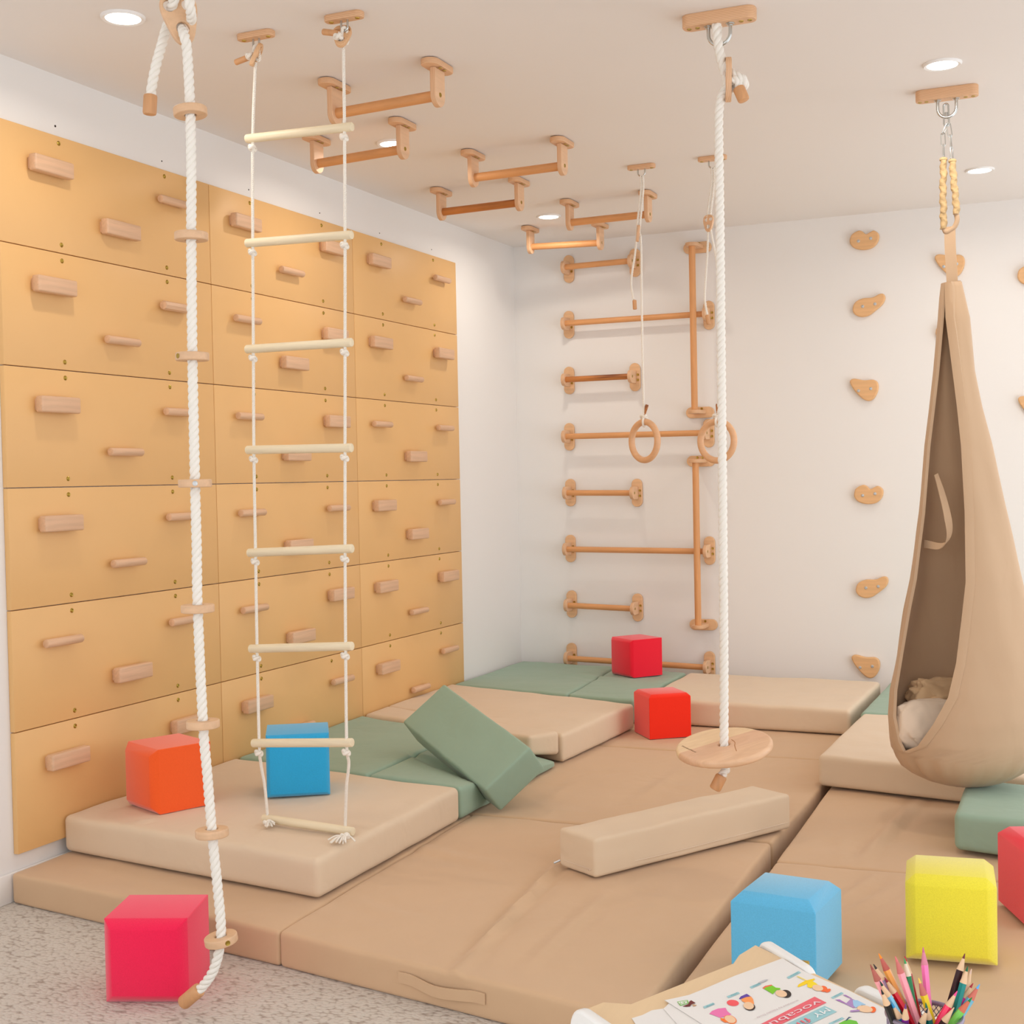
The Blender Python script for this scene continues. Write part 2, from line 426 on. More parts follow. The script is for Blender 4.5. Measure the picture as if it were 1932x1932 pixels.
L(nt, vo.outputs['Distance'], cr.inputs[0]); L(nt, cr.outputs[0], b.inputs['Base Color'])
iv = N(nt, 'ShaderNodeMath', operation='SUBTRACT'); iv.inputs[0].default_value = 1; L(nt, vo.outputs['Distance'], iv.inputs[1]); bump(nt, b, iv.outputs[0], 0.6, 0.006)
bm = bmesh.new(); box(bm, (XR / 2 - 0.06, (YB + Y0) / 2, -0.05), (XR + 0.12, YB - Y0 + 0.24, 0.1)); struct('floor', bm, carpet, smooth=0)
bm = bmesh.new(); box(bm, (0.007, (YB + Y0) / 2, 0.043), (0.014, YB - Y0, 0.086), bev=0.003); struct('baseboard_left', bm, trim_paint)
for x, y in ((104, 238), (305, 304), (469, 358), (603, 402), (716, 440), (814, 471)):
    p = at(x, y, 'X', 0.0); bm = bmesh.new(); rod(bm, p, p + V((0.0012, 0, 0)), 0.0035 if x < 200 else 0.0026, 10); obj('screw_hole', bm, dark_hole, wall_left)

# ------------------------------------------------------------------ ceiling lights
diff = m_emit('lamp_diffuser', (1.0, 0.97, 0.9), 6.0)
def downlight(x, y, label):
    t = thing('ceiling_light', label, 'light', (x, y, RH), 'recessed lights in the ceiling')
    bm = bmesh.new(); lathe(bm, [(0.048, -0.006), (0.056, -0.008), (0.060, -0.003), (0.060, 0.0), (0.048, 0.0)], Matrix.Translation((x, y, RH)), 48, cap=False); obj('trim_ring', bm, trim_paint, t)
    bm = bmesh.new(); lathe(bm, [(0.0475, -0.0055), (0.0475, -0.0005)], Matrix.Translation((x, y, RH)), 48); obj('diffuser', bm, diff, t, label='glowing white diffuser')
    d = bpy.data.lights.new('downlight', 'AREA'); d.shape = 'DISK'; d.size = 0.09; d.energy = LAMP_W; d.color = (1.0, 0.90, 0.78); d.spread = math.radians(165)
    o = bpy.data.objects.new('downlight', d); COL.objects.link(o); o.location = (0, 0, -0.012); o.parent = t
for x, y, lb in ((0.525, -0.045, 'round recessed light left of the big climbing rope'), (2.515, 1.445, 'round recessed light just above the hanging pod plate'), (2.505, 3.08, 'round recessed light right of the pod chains'), (0.505, 3.105, 'round recessed light between the farthest ceiling bars'), (0.515, 1.50, 'round recessed light half hidden behind a left ceiling bar')):
    downlight(x, y, lb)

# ------------------------------------------------------------------ orange climbing panels
PW, PH, PT, ZT = 1.01822, 0.36180, 0.018, 2.30581
HOLDS = {(0, 0): 'bbd', (0, 1): 'bdo', (0, 2): 'bdd', (0, 3): 'bdd', (0, 4): 'dbd', (0, 5): 'bxb', (1, 0): 'bdb', (1, 1): 'dbb', (1, 2): 'dbb', (1, 3): 'dbd', (1, 4): 'dbb', (1, 5): 'bdd',
         (2, 0): 'bdd', (2, 1): 'bdb', (2, 2): 'dbd', (2, 3): 'bbd', (2, 4): 'bdb', (2, 5): 'bdd'}
ROWN = ['top row', 'second row from the top', 'third row from the top', 'fourth row from the top', 'fifth row from the top', 'bottom row']
COLN = ['leftmost column', 'middle column', 'right column']
def hold(par, kind, y, z):
    bm = bmesh.new(); x0 = PT
    if kind == 'b':
        box(bm, (x0 + 0.006, y, z), (0.012, 0.140, 0.036), bev=0.003); box(bm, (x0 + 0.026, y + 0.004, z), (0.030, 0.166, 0.050), bev=0.006, seg=3); nm = 'block_hold'
    else:
        nm = 'dowel_hold' ; n = 8 if kind == 'o' else 24
        box(bm, (x0 + 0.006, y, z), (0.014, 0.10, 0.018)); rod(bm, (x0 + 0.024, y - 0.078, z), (x0 + 0.024, y + 0.078, z), 0.0135 if kind == 'd' else 0.016, n, 0.004)
    obj(nm, bm, beech_y, par)
for (i, j), hs in HOLDS.items():
    y0, z1 = i * PW, ZT - j * PH
    kinds = {'b': 'block', 'd': 'dowel', 'o': 'dowel'}
    lb = 'orange climbing panel, %s, %s, holds from left: %s' % (ROWN[j], COLN[i], ', '.join(kinds[k] for k in hs if k != 'x'))
    t = thing('climbing_board', lb, 'climbing panel', (0, y0 + PW / 2, z1 - PH / 2), 'orange panels on the left wall')
    bm = bmesh.new(); box(bm, (PT / 2 + 0.0005, y0 + PW / 2, z1 - PH / 2), (PT, PW - 0.0026, PH - 0.0026), bev=0.0018, seg=2); obj('painted_board', bm, orange_panel, t)
    for u in (0.25, 0.753):
        for v in (0.0645, 0.929):
            p = V((PT, y0 + u * PW, z1 - v * PH)); m, l = along(p, p + V((0.004, 0, 0)))
            bm = bmesh.new(); lathe(bm, [(0.0075, 0), (0.0072, 0.0016), (0.0045, 0.0036), (0.002, 0.0028)], m, 16); obj('screw', bm, zinc_y, t)
    for u, v, k in zip((0.187, 0.493, 0.775 if i == 0 else 0.803), (0.305, 0.695, 0.305), hs):
        if k != 'x': hold(t, k, y0 + u * PW, z1 - v * PH)

# ------------------------------------------------------------------ ceiling bars and wall bars
def bracket(par, o, nrm, along_, side, rl, screw_side):
    """mounting plate at o on the surface whose outward normal is nrm, long side along along_, tongue face turned to side; rl = rail distance from the surface"""
    nrm, along_, side = V(nrm), V(along_), V(side)
    wall = abs(nrm.y) > 0.5
    me = plate([stadium(0.150, 0.058, 8)], 0.018, 0.003, frame(V(o) + nrm * 0.012, along_, nrm.cross(along_)))
    pl = obj('mounting_plate', me, ply_y if wall else ply_z, par)
    # tongue: plane spanned by nrm and along_
    r = 0.034; hgt = rl + 0.036
    lp = [(-r, 0.022), (r, 0.022)] + [(r * math.cos(a), hgt - r + r * math.sin(a)) for a in [PI * k / 12 for k in range(13)]]
    me = plate([lp], 0.018, 0.002, frame(V(o), along_, nrm)); tg = obj('bracket', me, ply_x if abs(side.x) > 0.5 else ply_z, par)
    p = V(o) + nrm * rl + side * screw_side * 0.009; m, l = along(p, p + side * screw_side * 0.004)
    bm = bmesh.new(); lathe(bm, [(0.0075, 0), (0.007, 0.0012), (0.003, 0.0006)], m, 16); obj('screw', bm, zinc_y, tg)
    for k in (-0.016, 0.012):
        p = V(o) + nrm * 0.024 + side * screw_side * 0.019 + along_ * k; m, l = along(p, p + nrm * 0.002)
        bm = bmesh.new(); lathe(bm, [(0.0065, 0), (0.006, 0.0012), (0.002, 0.0004)], m, 12); obj('screw', bm, zinc_y, pl)
def bar_unit(name, label, group, a, b, nrm, along_, rl, mat, rr=0.0155):
    a, b = V(a), V(b); side = (b - a).normalized()
    t = thing(name, label, 'climbing bar', (a + b) / 2, group)
    bracket(t, a, nrm, along_, side, rl, 1); bracket(t, b, nrm, along_, side, rl, 1)
    bm = bmesh.new(); rod(bm, a + V(nrm) * rl, b + V(nrm) * rl, rr, 20); obj('rail', bm, mat, t)
    return t
CB = [((0.722, 0.735), (1.105, 0.705), 'ceiling bar nearest the rope ladder, largest in view', beech_x), ((0.312, 1.285), (0.695, 1.243), 'second ceiling bar, its left bracket lit by the recessed light', beech_x),
      ((0.722, 1.775), (1.105, 1.755), 'middle right ceiling bar above the gym rings', beech_x), ((0.312, 2.315), (0.695, 2.295), 'ceiling bar with dark striped rail', beech_dark),
      ((0.722, 2.825), (1.105, 2.815), 'ceiling bar crossing behind the left ring rope', beech_x), ((0.312, 3.33), (0.665, 3.40), 'farthest ceiling bar next to the back wall', beech_x)]
for (xa, ya), (xb, yb), lb, mt in CB:
    bar_unit('ceiling_bar', lb, 'wooden bars on the ceiling', (xa, ya, RH), (xb, yb, RH), (0, 0, -1), (0, 1, 0), 0.100, mt, 0.0165)
WBR = [(2.352, 2.355, 0.331, 0.709, 'topmost short wall bar near the ceiling'), (2.05, 2.049, 0.325, 1.108, 'long wall bar, highest of the long ones'), (1.747, 1.747, 0.321, 0.698, 'short wall bar with a dark streaked rail'), (1.44, 1.435, 0.316, 1.097, 'long wall bar behind the hanging rings'),
       (1.135, 1.129, 0.316, 0.698, 'short wall bar just below the left ring'), (0.829, 0.82, 0.310, 1.091, 'long wall bar crossing the lower upright'), (0.524, 0.513, 0.311, 0.690, 'lowest short wall bar'), (0.235, 0.215, 0.305, 1.081, 'lowest long wall bar behind the red cube')]
for k, (za, zb, xa, xb, lb) in enumerate(WBR):
    bar_unit('wall_bar', lb + ', beech on the white wall', 'wooden bars on the back wall', (xa, YB, za), (xb, YB, zb), (0, -1, 0), (0, 0, 1), 0.085, beech_dark if k == 2 else beech_x)
for z0, z1, lb in ((1.545, 2.405, 'upper upright climbing pole on the back wall'), (0.43, 1.29, 'lower upright climbing pole on the back wall')):
    bar_unit('wall_pole', lb, 'upright poles on the back wall', (1.052, YB, z0), (1.052, YB, z1), (0, -1, 0), (1, 0, 0), 0.118, beech_z, 0.017)

# ------------------------------------------------------------------ wall holds
K_KID = smooth_loop([(-0.071, -0.002), (-0.062, 0.03), (-0.03, 0.048), (-0.01, 0.044), (0.008, 0.028), (0.028, 0.036), (0.048, 0.042), (0.07, 0.022), (0.066, -0.012), (0.04, -0.04), (0.0, -0.048), (-0.04, -0.04), (-0.062, -0.024)])
K_PEAR = smooth_loop([(-0.078, -0.016), (-0.066, 0.018), (-0.03, 0.036), (0.02, 0.038), (0.052, 0.052), (0.074, 0.05), (0.08, 0.028), (0.066, 0.0), (0.03, -0.03), (0.0, -0.05), (-0.035, -0.055), (-0.066, -0.042)])
K_SHD = smooth_loop([(-0.066, 0.052), (-0.046, 0.058), (0.0, 0.048), (0.046, 0.048), (0.066, 0.03), (0.066, -0.006), (0.048, -0.042), (0.022, -0.056), (-0.008, -0.044), (-0.046, -0.004), (-0.068, 0.034)])
HD = [(1632, 454, K_KID, 'topmost heart-like kidney hold in the left column'), (1640, 577, K_PEAR, 'second hold down, pear shaped, pointing up right'), (1632, 736, K_SHD, 'third hold down, shield shaped with shiny bolts'),
      (1640, 933, K_KID, 'fourth hold down, kidney shaped'), (1646, 1107, K_PEAR, 'fifth hold down, pear shaped beside the pod swing'), (1635, 1257, K_SHD, 'lowest hold, shield shaped just above the mats'),
      (1793, 502, K_SHD, 'shield hold behind the pod strap'), (1795, 627, K_KID, 'kidney hold mostly hidden behind the pod swing'), (1950, 520, K_KID, 'hold cut by the right picture edge, upper one'), (1951, 770, K_SHD, 'hold cut by the right picture edge, lower one')]
for x, y, lp, lb in HD:
    p = at(x, y, 'Y', YB); t = thing('climbing_hold', lb + ', pale wood on the white wall', 'climbing hold', p, 'wooden holds on the back wall')
    F = frame(p + V((0, -0.014, 0)), (1, 0, 0), (0, 0, 1)); obj('grip', plate([lp], 0.027, 0.006, F), hold_wood, t)
    for dx, dz in ((-0.028, -0.004), (0.032, 0.004)):
        q = p + V((dx, -0.027, dz)); m, l = along(q, q + V((0, -0.003, 0))); bm = bmesh.new(); lathe(bm, [(0.0078, 0), (0.0075, 0.002), (0.004, 0.003), (0.0035, 0.001)], m, 18); obj('bolt', bm, bolt_grey, t)

# ------------------------------------------------------------------ ceiling anchors
def anchor(x, y, l, wd, th, hook_w, hook_d, hr, n_scr, label, tilt=0.0, angle=0.0):
    t = thing('ceiling_anchor', label, 'anchor', (x, y, RH), 'wooden rope anchors on the ceiling')
    A = V((math.cos(angle), math.sin(angle), 0)); B = V((-A.y, A.x, 0)); c = V((x, y, RH))
    obj('mounting_plate', plate([stadium(l, wd, 8, wd * 0.42)], th, 0.003, frame(c - V((0, 0, th / 2)), A, B)), ply_z, t)
    for u in n_scr:
        p = c + A * u + V((0, 0, -th)); m, q = along(p, p + V((0, 0, -0.002))); bm = bmesh.new(); lathe(bm, [(0.0068, 0), (0.0062, 0.0016), (0.003, 0.0008)], m, 16); obj('screw', bm, zinc_y, t)
    pts = [c + A * (-hook_w / 2) + V((0, 0, -th + 0.004)), c + A * (-hook_w / 2) + V((0, 0, -th - (hook_d - hook_w / 2)))]
    for k in range(1, 12):
        a = PI + PI * k / 12; pts.append(c + A * (hook_w / 2 * math.cos(a)) + V((0, 0, -th - (hook_d - hook_w / 2) + hook_w / 2 * math.sin(a))))
    pts += [c + A * (hook_w / 2) + V((0, 0, -th - (hook_d - hook_w / 2))), c + A * (hook_w / 2) + V((0, 0, -th + 0.004))]
    bm = bmesh.new(); sweep(bm, pts, hr, 12); hk = obj('hook', bm, zinc, t)
    if th > 0.03:
        for s in (-1, 1):
            p = c + A * (s * hook_w / 2) + V((0, 0, -th)); m, q = along(p, p + V((0, 0, -0.006))); bm = bmesh.new(); lathe(bm, [(0.013, 0), (0.013, 0.0015), (0.0095, 0.0018), (0.0095, 0.006)], m, 6); obj('nut', bm, zinc, hk)
    return c + V((0, 0, -th - hook_d))
LA = (0.772, 0.225); LB = (1.072, 0.207)
hA = anchor(*LA, 0.118, 0.038, 0.017, 0.020, 0.030, 0.003, (-0.041, 0.041), 'small ceiling anchor holding the left rope of the ladder')
hB = anchor(*LB, 0.118, 0.038, 0.017, 0.020, 0.030, 0.003, (-0.041, 0.041), 'small ceiling anchor holding the right rope of the ladder')
SW = (2.001, 0.664); RA = (1.244, 2.295); RB = (1.544, 2.293); PD = (2.50, 1.739)
hS = anchor(*SW, 0.207, 0.056, 0.034, 0.062, 0.056, 0.0052, (-0.086, -0.062, 0.062, 0.086), 'thick ceiling anchor with steel bow holding the disc swing rope')
hRa = anchor(*RA, 0.118, 0.038, 0.017, 0.030, 0.030, 0.003, (-0.044, 0.044), 'thin ceiling anchor above the left gym ring')
hRb = anchor(*RB, 0.118, 0.038, 0.017, 0.030, 0.030, 0.003, (-0.044, 0.044), 'thin ceiling anchor above the right gym ring')
hP = anchor(*PD, 0.202, 0.052, 0.036, 0.060, 0.060, 0.0052, (-0.088, -0.066, 0.060, 0.084), 'thick ceiling anchor with steel bow holding the hanging pod')

hC = anchor(1.035, -0.52, 0.207, 0.056, 0.034, 0.062, 0.056, 0.0052, (-0.086, -0.062, 0.062, 0.086), 'thick ceiling anchor above the big climbing rope with foot discs')

# ------------------------------------------------------------------ rope fittings
def knot_mesh(bm, c, r, s, ax=(0, 0, 1)):
    """overhand knot"""
    m, _ = along(V((0, 0, 0)), V(ax)); pts = []
    for k in range(48):
        a = 2 * PI * k / 48
        q = V((math.sin(a) + 2 * math.sin(2 * a), math.cos(a) - 2 * math.cos(2 * a), -1.25 * math.sin(3 * a))) * (s / 3)
        pts.append(V(c) + (m.to_3x3() @ q))
    sweep(bm, pts, r, 8, closed=True); return bm
def adjuster_loops(sc=1.0):
    out = smooth_loop([(-0.030 * sc, 0.052 * sc), (0.0, 0.060 * sc), (0.030 * sc, 0.052 * sc), (0.042 * sc, 0.024 * sc), (0.034 * sc, -0.016 * sc), (0.020 * sc, -0.052 * sc), (0.0, -0.064 * sc), (-0.020 * sc, -0.052 * sc), (-0.034 * sc, -0.016 * sc), (-0.042 * sc, 0.024 * sc)])
    return [out, circle(0.0135 * sc, 20, (-0.021 * sc, 0.026 * sc)), circle(0.0135 * sc, 20, (0.021 * sc, 0.026 * sc)), circle(0.0150 * sc, 20, (0.0, -0.026 * sc))]
def cap(par, a, b, r, mat=None, name='end_cap'):
    bm = bmesh.new(); rod(bm, a, b, r, 24, min(r * 0.35, 0.005)); return obj(name, bm, mat or cap_wood, par)

# ------------------------------------------------------------------ big climbing rope with discs
YR = -0.52
def P(x, y, Y=YR): return at(x, y, 'Y', Y)
t = thing('climbing_rope', 'thick white climbing rope strung with round wooden foot discs, trailing on the carpet', 'climbing rope', P(356, 8))
DISC = [(359, 211, 10), (361, 446, 4), (363, 673, 0), (368, 912, 0), (373, 1148, -2), (383, 1366, -3), (400, 1571, -4), (417, 1772, -8)]
path = [P(338, 36, YR + 0.03), P(341, 52, YR + 0.012), P(349, 72, YR - 0.014), P(354, 110), P(359, 211), P(361, 330), P(361, 446), P(363, 673), P(368, 912), P(371, 1030), P(373, 1148), P(383, 1366), P(391, 1460), P(400, 1571), P(411, 1680), P(417, 1752), P(413, 1795), P(402, 1832), P(385, 1858), P(368, 1876)]
bm = bmesh.new(); rope(bm, path, 0.0115, 0.050, 24, 0.004); obj('rope', bm, rope_w, t)
dirs = {}
for k, (x, y, tl) in enumerate(DISC):
    c = P(x, y); i = min(range(len(path)), key=lambda q: (path[q] - c).length)
    up = (path[max(i - 1, 0)] - path[min(i + 1, len(path) - 1)]).normalized()
    up = (V((0, 0, 1)) * 0.6 + up * 0.4).normalized()
    if k == 7: up = V((-0.10, -0.12, 1)).normalized()
    if k == 0: up = V((-0.10, 0.02, 1)).normalized()
    x_ = V((1, 0, 0)); x_ = (x_ - up * x_.dot(up)).normalized()
    d = obj('foot_disc', plate([circle(0.0375, 48), circle(0.0135, 24)], 0.0185, 0.003, frame(c, x_, up.cross(x_), up)), beech_disc, t)
    dv = {2: -1.0, 3: 0.0, 7: 0.35}.get(k)
    if dv is not None:
        to = (CAM - c); to = (to - up * to.dot(up)).normalized(); sd = up.cross(to); q = c + to * (0.0375 * math.cos(dv)) + sd * (0.0375 * math.sin(dv)); nrm = (q - c).normalized()
        m, l = along(q - nrm * 0.0004, q + nrm * 0.002); bm = bmesh.new(); lathe(bm, [(0.006, 0), (0.0056, 0.0012), (0.002, 0.0004)], m, 18); obj('screw', bm, zinc_y if dv != 0.0 else bolt_grey, d)
# adjuster plate and the rope looping up through it
ac = P(340, 33)
ax_n = (-CF * 0.90 + CR * 0.42).normalized(); ax_y = (CU * 0.97 - CR * 0.22); ax_y = (ax_y - ax_n * ax_y.dot(ax_n)).normalized(); ax_x = ax_y.cross(ax_n)
obj('rope_adjuster', plate(adjuster_loops(0.98), 0.013, 0.002, frame(ac, ax_x, ax_y, ax_n)), beech_disc, t)
bm = bmesh.new(); rope(bm, [P(324, 30, YR + 0.03), P(323, 16, YR - 0.006), P(329, -4, YR - 0.028), P(334, -40, YR - 0.01), P(337, -90, YR), hC + V((-0.018, 0, -0.03)), hC + V((-0.004, 0, 0.012))], 0.0115, 0.050, 20, 0.004); obj('rope_loop', bm, rope_w, t)
bm = bmesh.new(); rope(bm, [P(361, 44, YR + 0.03), P(361, 30, YR - 0.006), P(358, 8, YR - 0.028), P(355, -40, YR - 0.01), P(350, -90, YR), hC + V((0.018, 0, -0.03)), hC + V((0.002, 0, 0.012))], 0.0115, 0.050, 20, 0.004); obj('rope_loop', bm, rope_w, t)
bm = bmesh.new(); rope(bm, [P(332, 20, YR + 0.03), P(316, 48, YR + 0.026), P(305, 85, YR + 0.012), P(294, 125), P(287, 160), P(284, 184)], 0.0115, 0.050, 22, 0.004); obj('rope_tail', bm, rope_w, t)
cap(t, P(284, 178), P(282, 217), 0.0155); cap(t, P(377, 1866), P(345, 1893), 0.0165)

# ------------------------------------------------------------------ rope ladder
t = thing('rope_ladder', 'hanging rope ladder with eight pale pine rungs on thin white ropes', 'rope ladder', (0.92, 0.22, 2.4))
RUN = [((465, 262), (665, 239)), ((465, 459), (664, 443)), ((465, 659), (664, 646)), ((466, 849), (664, 845)), ((469, 1043), (665, 1035)), ((472, 1224), (665, 1219)), ((477, 1402), (665, 1401)), ((497, 1543), (667, 1569))]
ya, yb = 0.225, 0.207
for k, (a, b) in enumerate(RUN):
    Y1, Y2 = (ya, yb) if k < 7 else (0.30, 0.27)
    bm = bmesh.new(); rod(bm, at(*a, 'Y', Y1), at(*b, 'Y', Y2), 0.0125, 24, 0.003); obj('rung', bm, pine_x, t)
ladL = [(482, 118), (477, 260), (477, 457), (478, 657), (479, 848), (482, 1041), (485, 1223), (489, 1402), (492, 1440), (499, 1480), (503, 1520), (505, 1546)]
ladR = [(648, 90), (650, 240), (651, 444), (651, 646), (651, 845), (651, 1036), (652, 1219), (654, 1401), (658, 1440), (654, 1480), (652, 1530), (651, 1566)]
for nm, pts, Y1, Y2, hk in (('L', ladL, ya, 0.30, hA), ('R', ladR, yb, 0.27, hB)):
    w_ = [at(x, y, 'Y', Y1 if y < 1410 else (Y1 + (Y2 - Y1) * (y - 1400) / 145)) for x, y in pts]
    bm = bmesh.new(); rope(bm, w_, 0.0046, 0.0165, 12, 0.0019); obj('side_rope', bm, rope_t, t)
    for k, (a, b) in enumerate(RUN[:7]):
        x, y = pts[k + 1] if nm == 'L' else pts[k + 1]
        bm = bmesh.new(); knot_mesh(bm, at(x - 1, y + 19, 'Y', Y1), 0.0048, 0.0105, (0.3, 0.2, 1)); obj('knot', bm, rope_t, t)
    # top: loop round the hook, wooden adjuster, toggle
    p0 = w_[0]; mid = hk + V((0, 0, 0.002))
    bm = bmesh.new(); rope(bm, [p0 + V((0.002, 0, 0.01)), hk + V((0.006, 0.004, -0.03)), mid + V((0.004, 0.004, 0.002)), mid + V((-0.002, -0.006, 0.004)), hk + V((-0.008, -0.006, -0.03)), p0 + V((-0.008, -0.004, 0.025))], 0.0048, 0.018, 12, 0.002); obj('top_loop', bm, rope_t, t)
    if nm == 'L':
        F = frame(at(484, 104, 'Y', Y1), (0.55, -0.80, 0.25), (0.42, 0.1, 0.9)); ca, cb = at(470, 108, 'Y', Y1), at(444, 118, 'Y', Y1)
    else:
        F = frame(at(645, 68, 'Y', Y1), (0.95, 0.3, 0), (-0.25, 0.45, 0.87)); ca, cb = at(636, 63, 'Y', Y1 - 0.02), at(609, 60, 'Y', Y1 - 0.02)
    obj('rope_adjuster', plate(adjuster_loops(0.62 if nm == 'R' else 0.58), 0.012, 0.002, F), ply_y, t)
    bm = bmesh.new(); knot_mesh(bm, (w_[0] + ca) / 2 + V((0, -0.01, 0.008)), 0.0048, 0.011); obj('knot', bm, rope_t, t)
    cap(t, ca, cb, 0.0085)
def tassel(par, c, dirn, n, ln, spread):
    bm = bmesh.new(); knot_mesh(bm, c, 0.005, 0.011); 
    for k in range(n):
        d = (V(dirn) + V((random.uniform(-1, 1), random.uniform(-1, 1), random.uniform(-0.3, 0.3))) * spread).normalized()
        e = V(c) + d * ln * random.uniform(0.8, 1.1); e.z = max(e.z, 0.2175); m_ = (V(c) + e) / 2 + V((0, 0, 0.007))
        tube(bm, [V(c), m_, e], 0.0022, 6, 0.006)
    return obj('tassel', bm, rope_t, par)
tassel(t, at(651, 1578, 'Z', 0.225), (0.1, -0.75, -0.2), 18, 0.05, 0.75)
tassel(t, at(505, 1553, 'Z', 0.225), (0.7, -0.45, 0), 8, 0.03, 0.4)

# ------------------------------------------------------------------ disc swing
YS = 0.664
t = thing('disc_swing', 'round wooden disc swing seat hanging on a thick white rope', 'swing', (SW[0], SW[1], 2.4))
bm = bmesh.new()
pp = [(1353, 57), (1356, 90), (1366, 130), (1372, 160), (1362, 180), (1357, 205), (1356, 250), (1358, 400), (1361, 700), (1364, 1000), (1366, 1250), (1366, 1395), (1366, 1440)]
rope(bm, [at(x, y, 'Y', YS) for x, y in pp], 0.0128, 0.058, 24, 0.0045); obj('rope', bm, rope_w, t)
bm = bmesh.new(); rope(bm, [at(1354, 62, 'Y', YS + 0.02), at(1353, 48, 'Y', YS + 0.012), at(1352, 46, 'Y', YS - 0.004), at(1352, 62, 'Y', YS - 0.012), at(1358, 100, 'Y', YS - 0.012), at(1368, 138, 'Y', YS - 0.006)], 0.0135, 0.058, 20, 0.005); obj('top_loop', bm, rope_w, t)
obj('rope_adjuster', plate(adjuster_loops(0.98), 0.016, 0.002, frame(at(1374, 150, 'Y', YS), (0.30, -0.95, 0.05), (0.0, 0.05, 1))), ply_x, t)
bm = bmesh.new(); rope(bm, [at(1374, 135, 'Y', YS), at(1388, 142, 'Y', YS - 0.01), at(1402, 150, 'Y', YS - 0.01), at(1404, 162, 'Y', YS), at(1390, 166, 'Y', YS + 0.005), at(1376, 170, 'Y', YS)], 0.0125, 0.058, 20, 0.004); obj('rope_knot', bm, rope_w, t)
bm = bmesh.new(); rope(bm, [at(1376, 150, 'Y', YS - 0.015), at(1390, 152, 'Y', YS - 0.02), at(1397, 170, 'Y', YS - 0.012)], 0.0115, 0.058, 18, 0.004); obj('rope_tail', bm, rope_w, t)
cap(t, at(1393, 165, 'Y', YS - 0.015), at(1404, 190, 'Y', YS - 0.018), 0.0165)
# seat: tilted disc
sc = at(1366.5, 1410, 'Y', YS); up = V((-0.05, -0.185, 1)).normalized(); sx = V((1, 0.12, 0)); sx = (sx - up * sx.dot(up)).normalized(); sy = up.cross(sx)
seat_w, nt, b = newmat('glued_beech_seat'); b.inputs['Roughness'].default_value = 0.4
tc = N(nt, 'ShaderNodeTexCoord'); mp = N(nt, 'ShaderNodeMapping'); L(nt, tc.outputs['Object'], mp.inputs[0]); mp.inputs['Rotation'].default_value = (0, 0, 0.75)
sx_ = N(nt, 'ShaderNodeSeparateXYZ'); L(nt, mp.outputs[0], sx_.inputs[0])
cr = N(nt, 'ShaderNodeValToRGB'); cr.color_ramp.interpolation = 'CONSTANT'
ad = N(nt, 'ShaderNodeMath', operation='MULTIPLY_ADD'); ad.inputs[1].default_value = 3.3; ad.inputs[2].default_value = 0.5; L(nt, sx_.outputs[0], ad.inputs[0]); L(nt, ad.outputs[0], cr.inputs[0])
cr.color_ramp.elements[0].color = S((236, 206, 166)); cr.color_ramp.elements[1].position = 0.36; cr.color_ramp.elements[1].color = S((226, 184, 150))
e = cr.color_ramp.elements.new(0.62); e.color = S((230, 190, 154))
wv = N(nt, 'ShaderNodeTexNoise'); wv.inputs['Scale'].default_value = 1; wv.inputs['Detail'].default_value = 4; wv.inputs['Distortion'].default_value = 1.2
m2 = N(nt, 'ShaderNodeMapping'); m2.inputs['Scale'].default_value = (34, 5, 34); L(nt, mp.outputs[0], m2.inputs[0]); L(nt, m2.outputs[0], wv.inputs['Vector'])
r2 = N(nt, 'ShaderNodeValToRGB'); r2.color_ramp.elements[0].color = (0.92, 0.88, 0.84, 1); r2.color_ramp.elements[1].color = (1.04, 1.04, 1.04, 1); r2.color_ramp.elements[0].position = 0.3; r2.color_ramp.elements[1].position = 0.65
L(nt, wv.outputs[0], r2.inputs[0]); mx = N(nt, 'ShaderNodeMix', data_type='RGBA', blend_type='MULTIPLY'); mx.inputs[0].default_value = 1; L(nt, cr.outputs[0], mx.inputs[6]); L(nt, r2.outputs[0], mx.inputs[7]); L(nt, mx.outputs[2], b.inputs['Base Color'])
FS = frame(sc, sx, sy, up)
seat = obj('seat', plate([circle(0.136, 72), circle(0.0155, 24)], 0.022, 0.009, FS, 4), seat_w, t)
crack = m_plain('dark_wood_vein', (176, 112, 54), 0.6); burn = m_plain('burnt_lettering', (122, 84, 50), 0.7)
bm = bmesh.new(); tube(bm, [FS @ V(q) for q in ((0.018, 0.03, 0.0108), (0.030, 0.008, 0.0108), (0.033, -0.018, 0.0108), (0.043, -0.06, 0.0108))], 0.0011, 6, 0.005); obj('grain_vein', bm, crack, seat)
tb = FS @ Matrix.Translation((-0.121, -0.010, 0.0113)) @ Matrix.Rotation(math.radians(-47), 4, 'Z') @ Matrix.Diagonal((1, 1, 1, 1))
obj('lettering', text('WoodandHearts', tb, 0.0105), burn, seat, smooth=0)
bm = bmesh.new(); knot_mesh(bm, sc - up * 0.040, 0.010, 0.019, up); rope(bm, [sc - up * 0.02, sc - up * 0.06, at(1360, 1466, 'Y', YS - 0.025)], 0.0125, 0.058, 18, 0.004); obj('rope_knot', bm, rope_w, t)
cap(t, at(1362, 1463, 'Y', YS - 0.025), at(1348, 1490, 'Y', YS - 0.035), 0.0165)

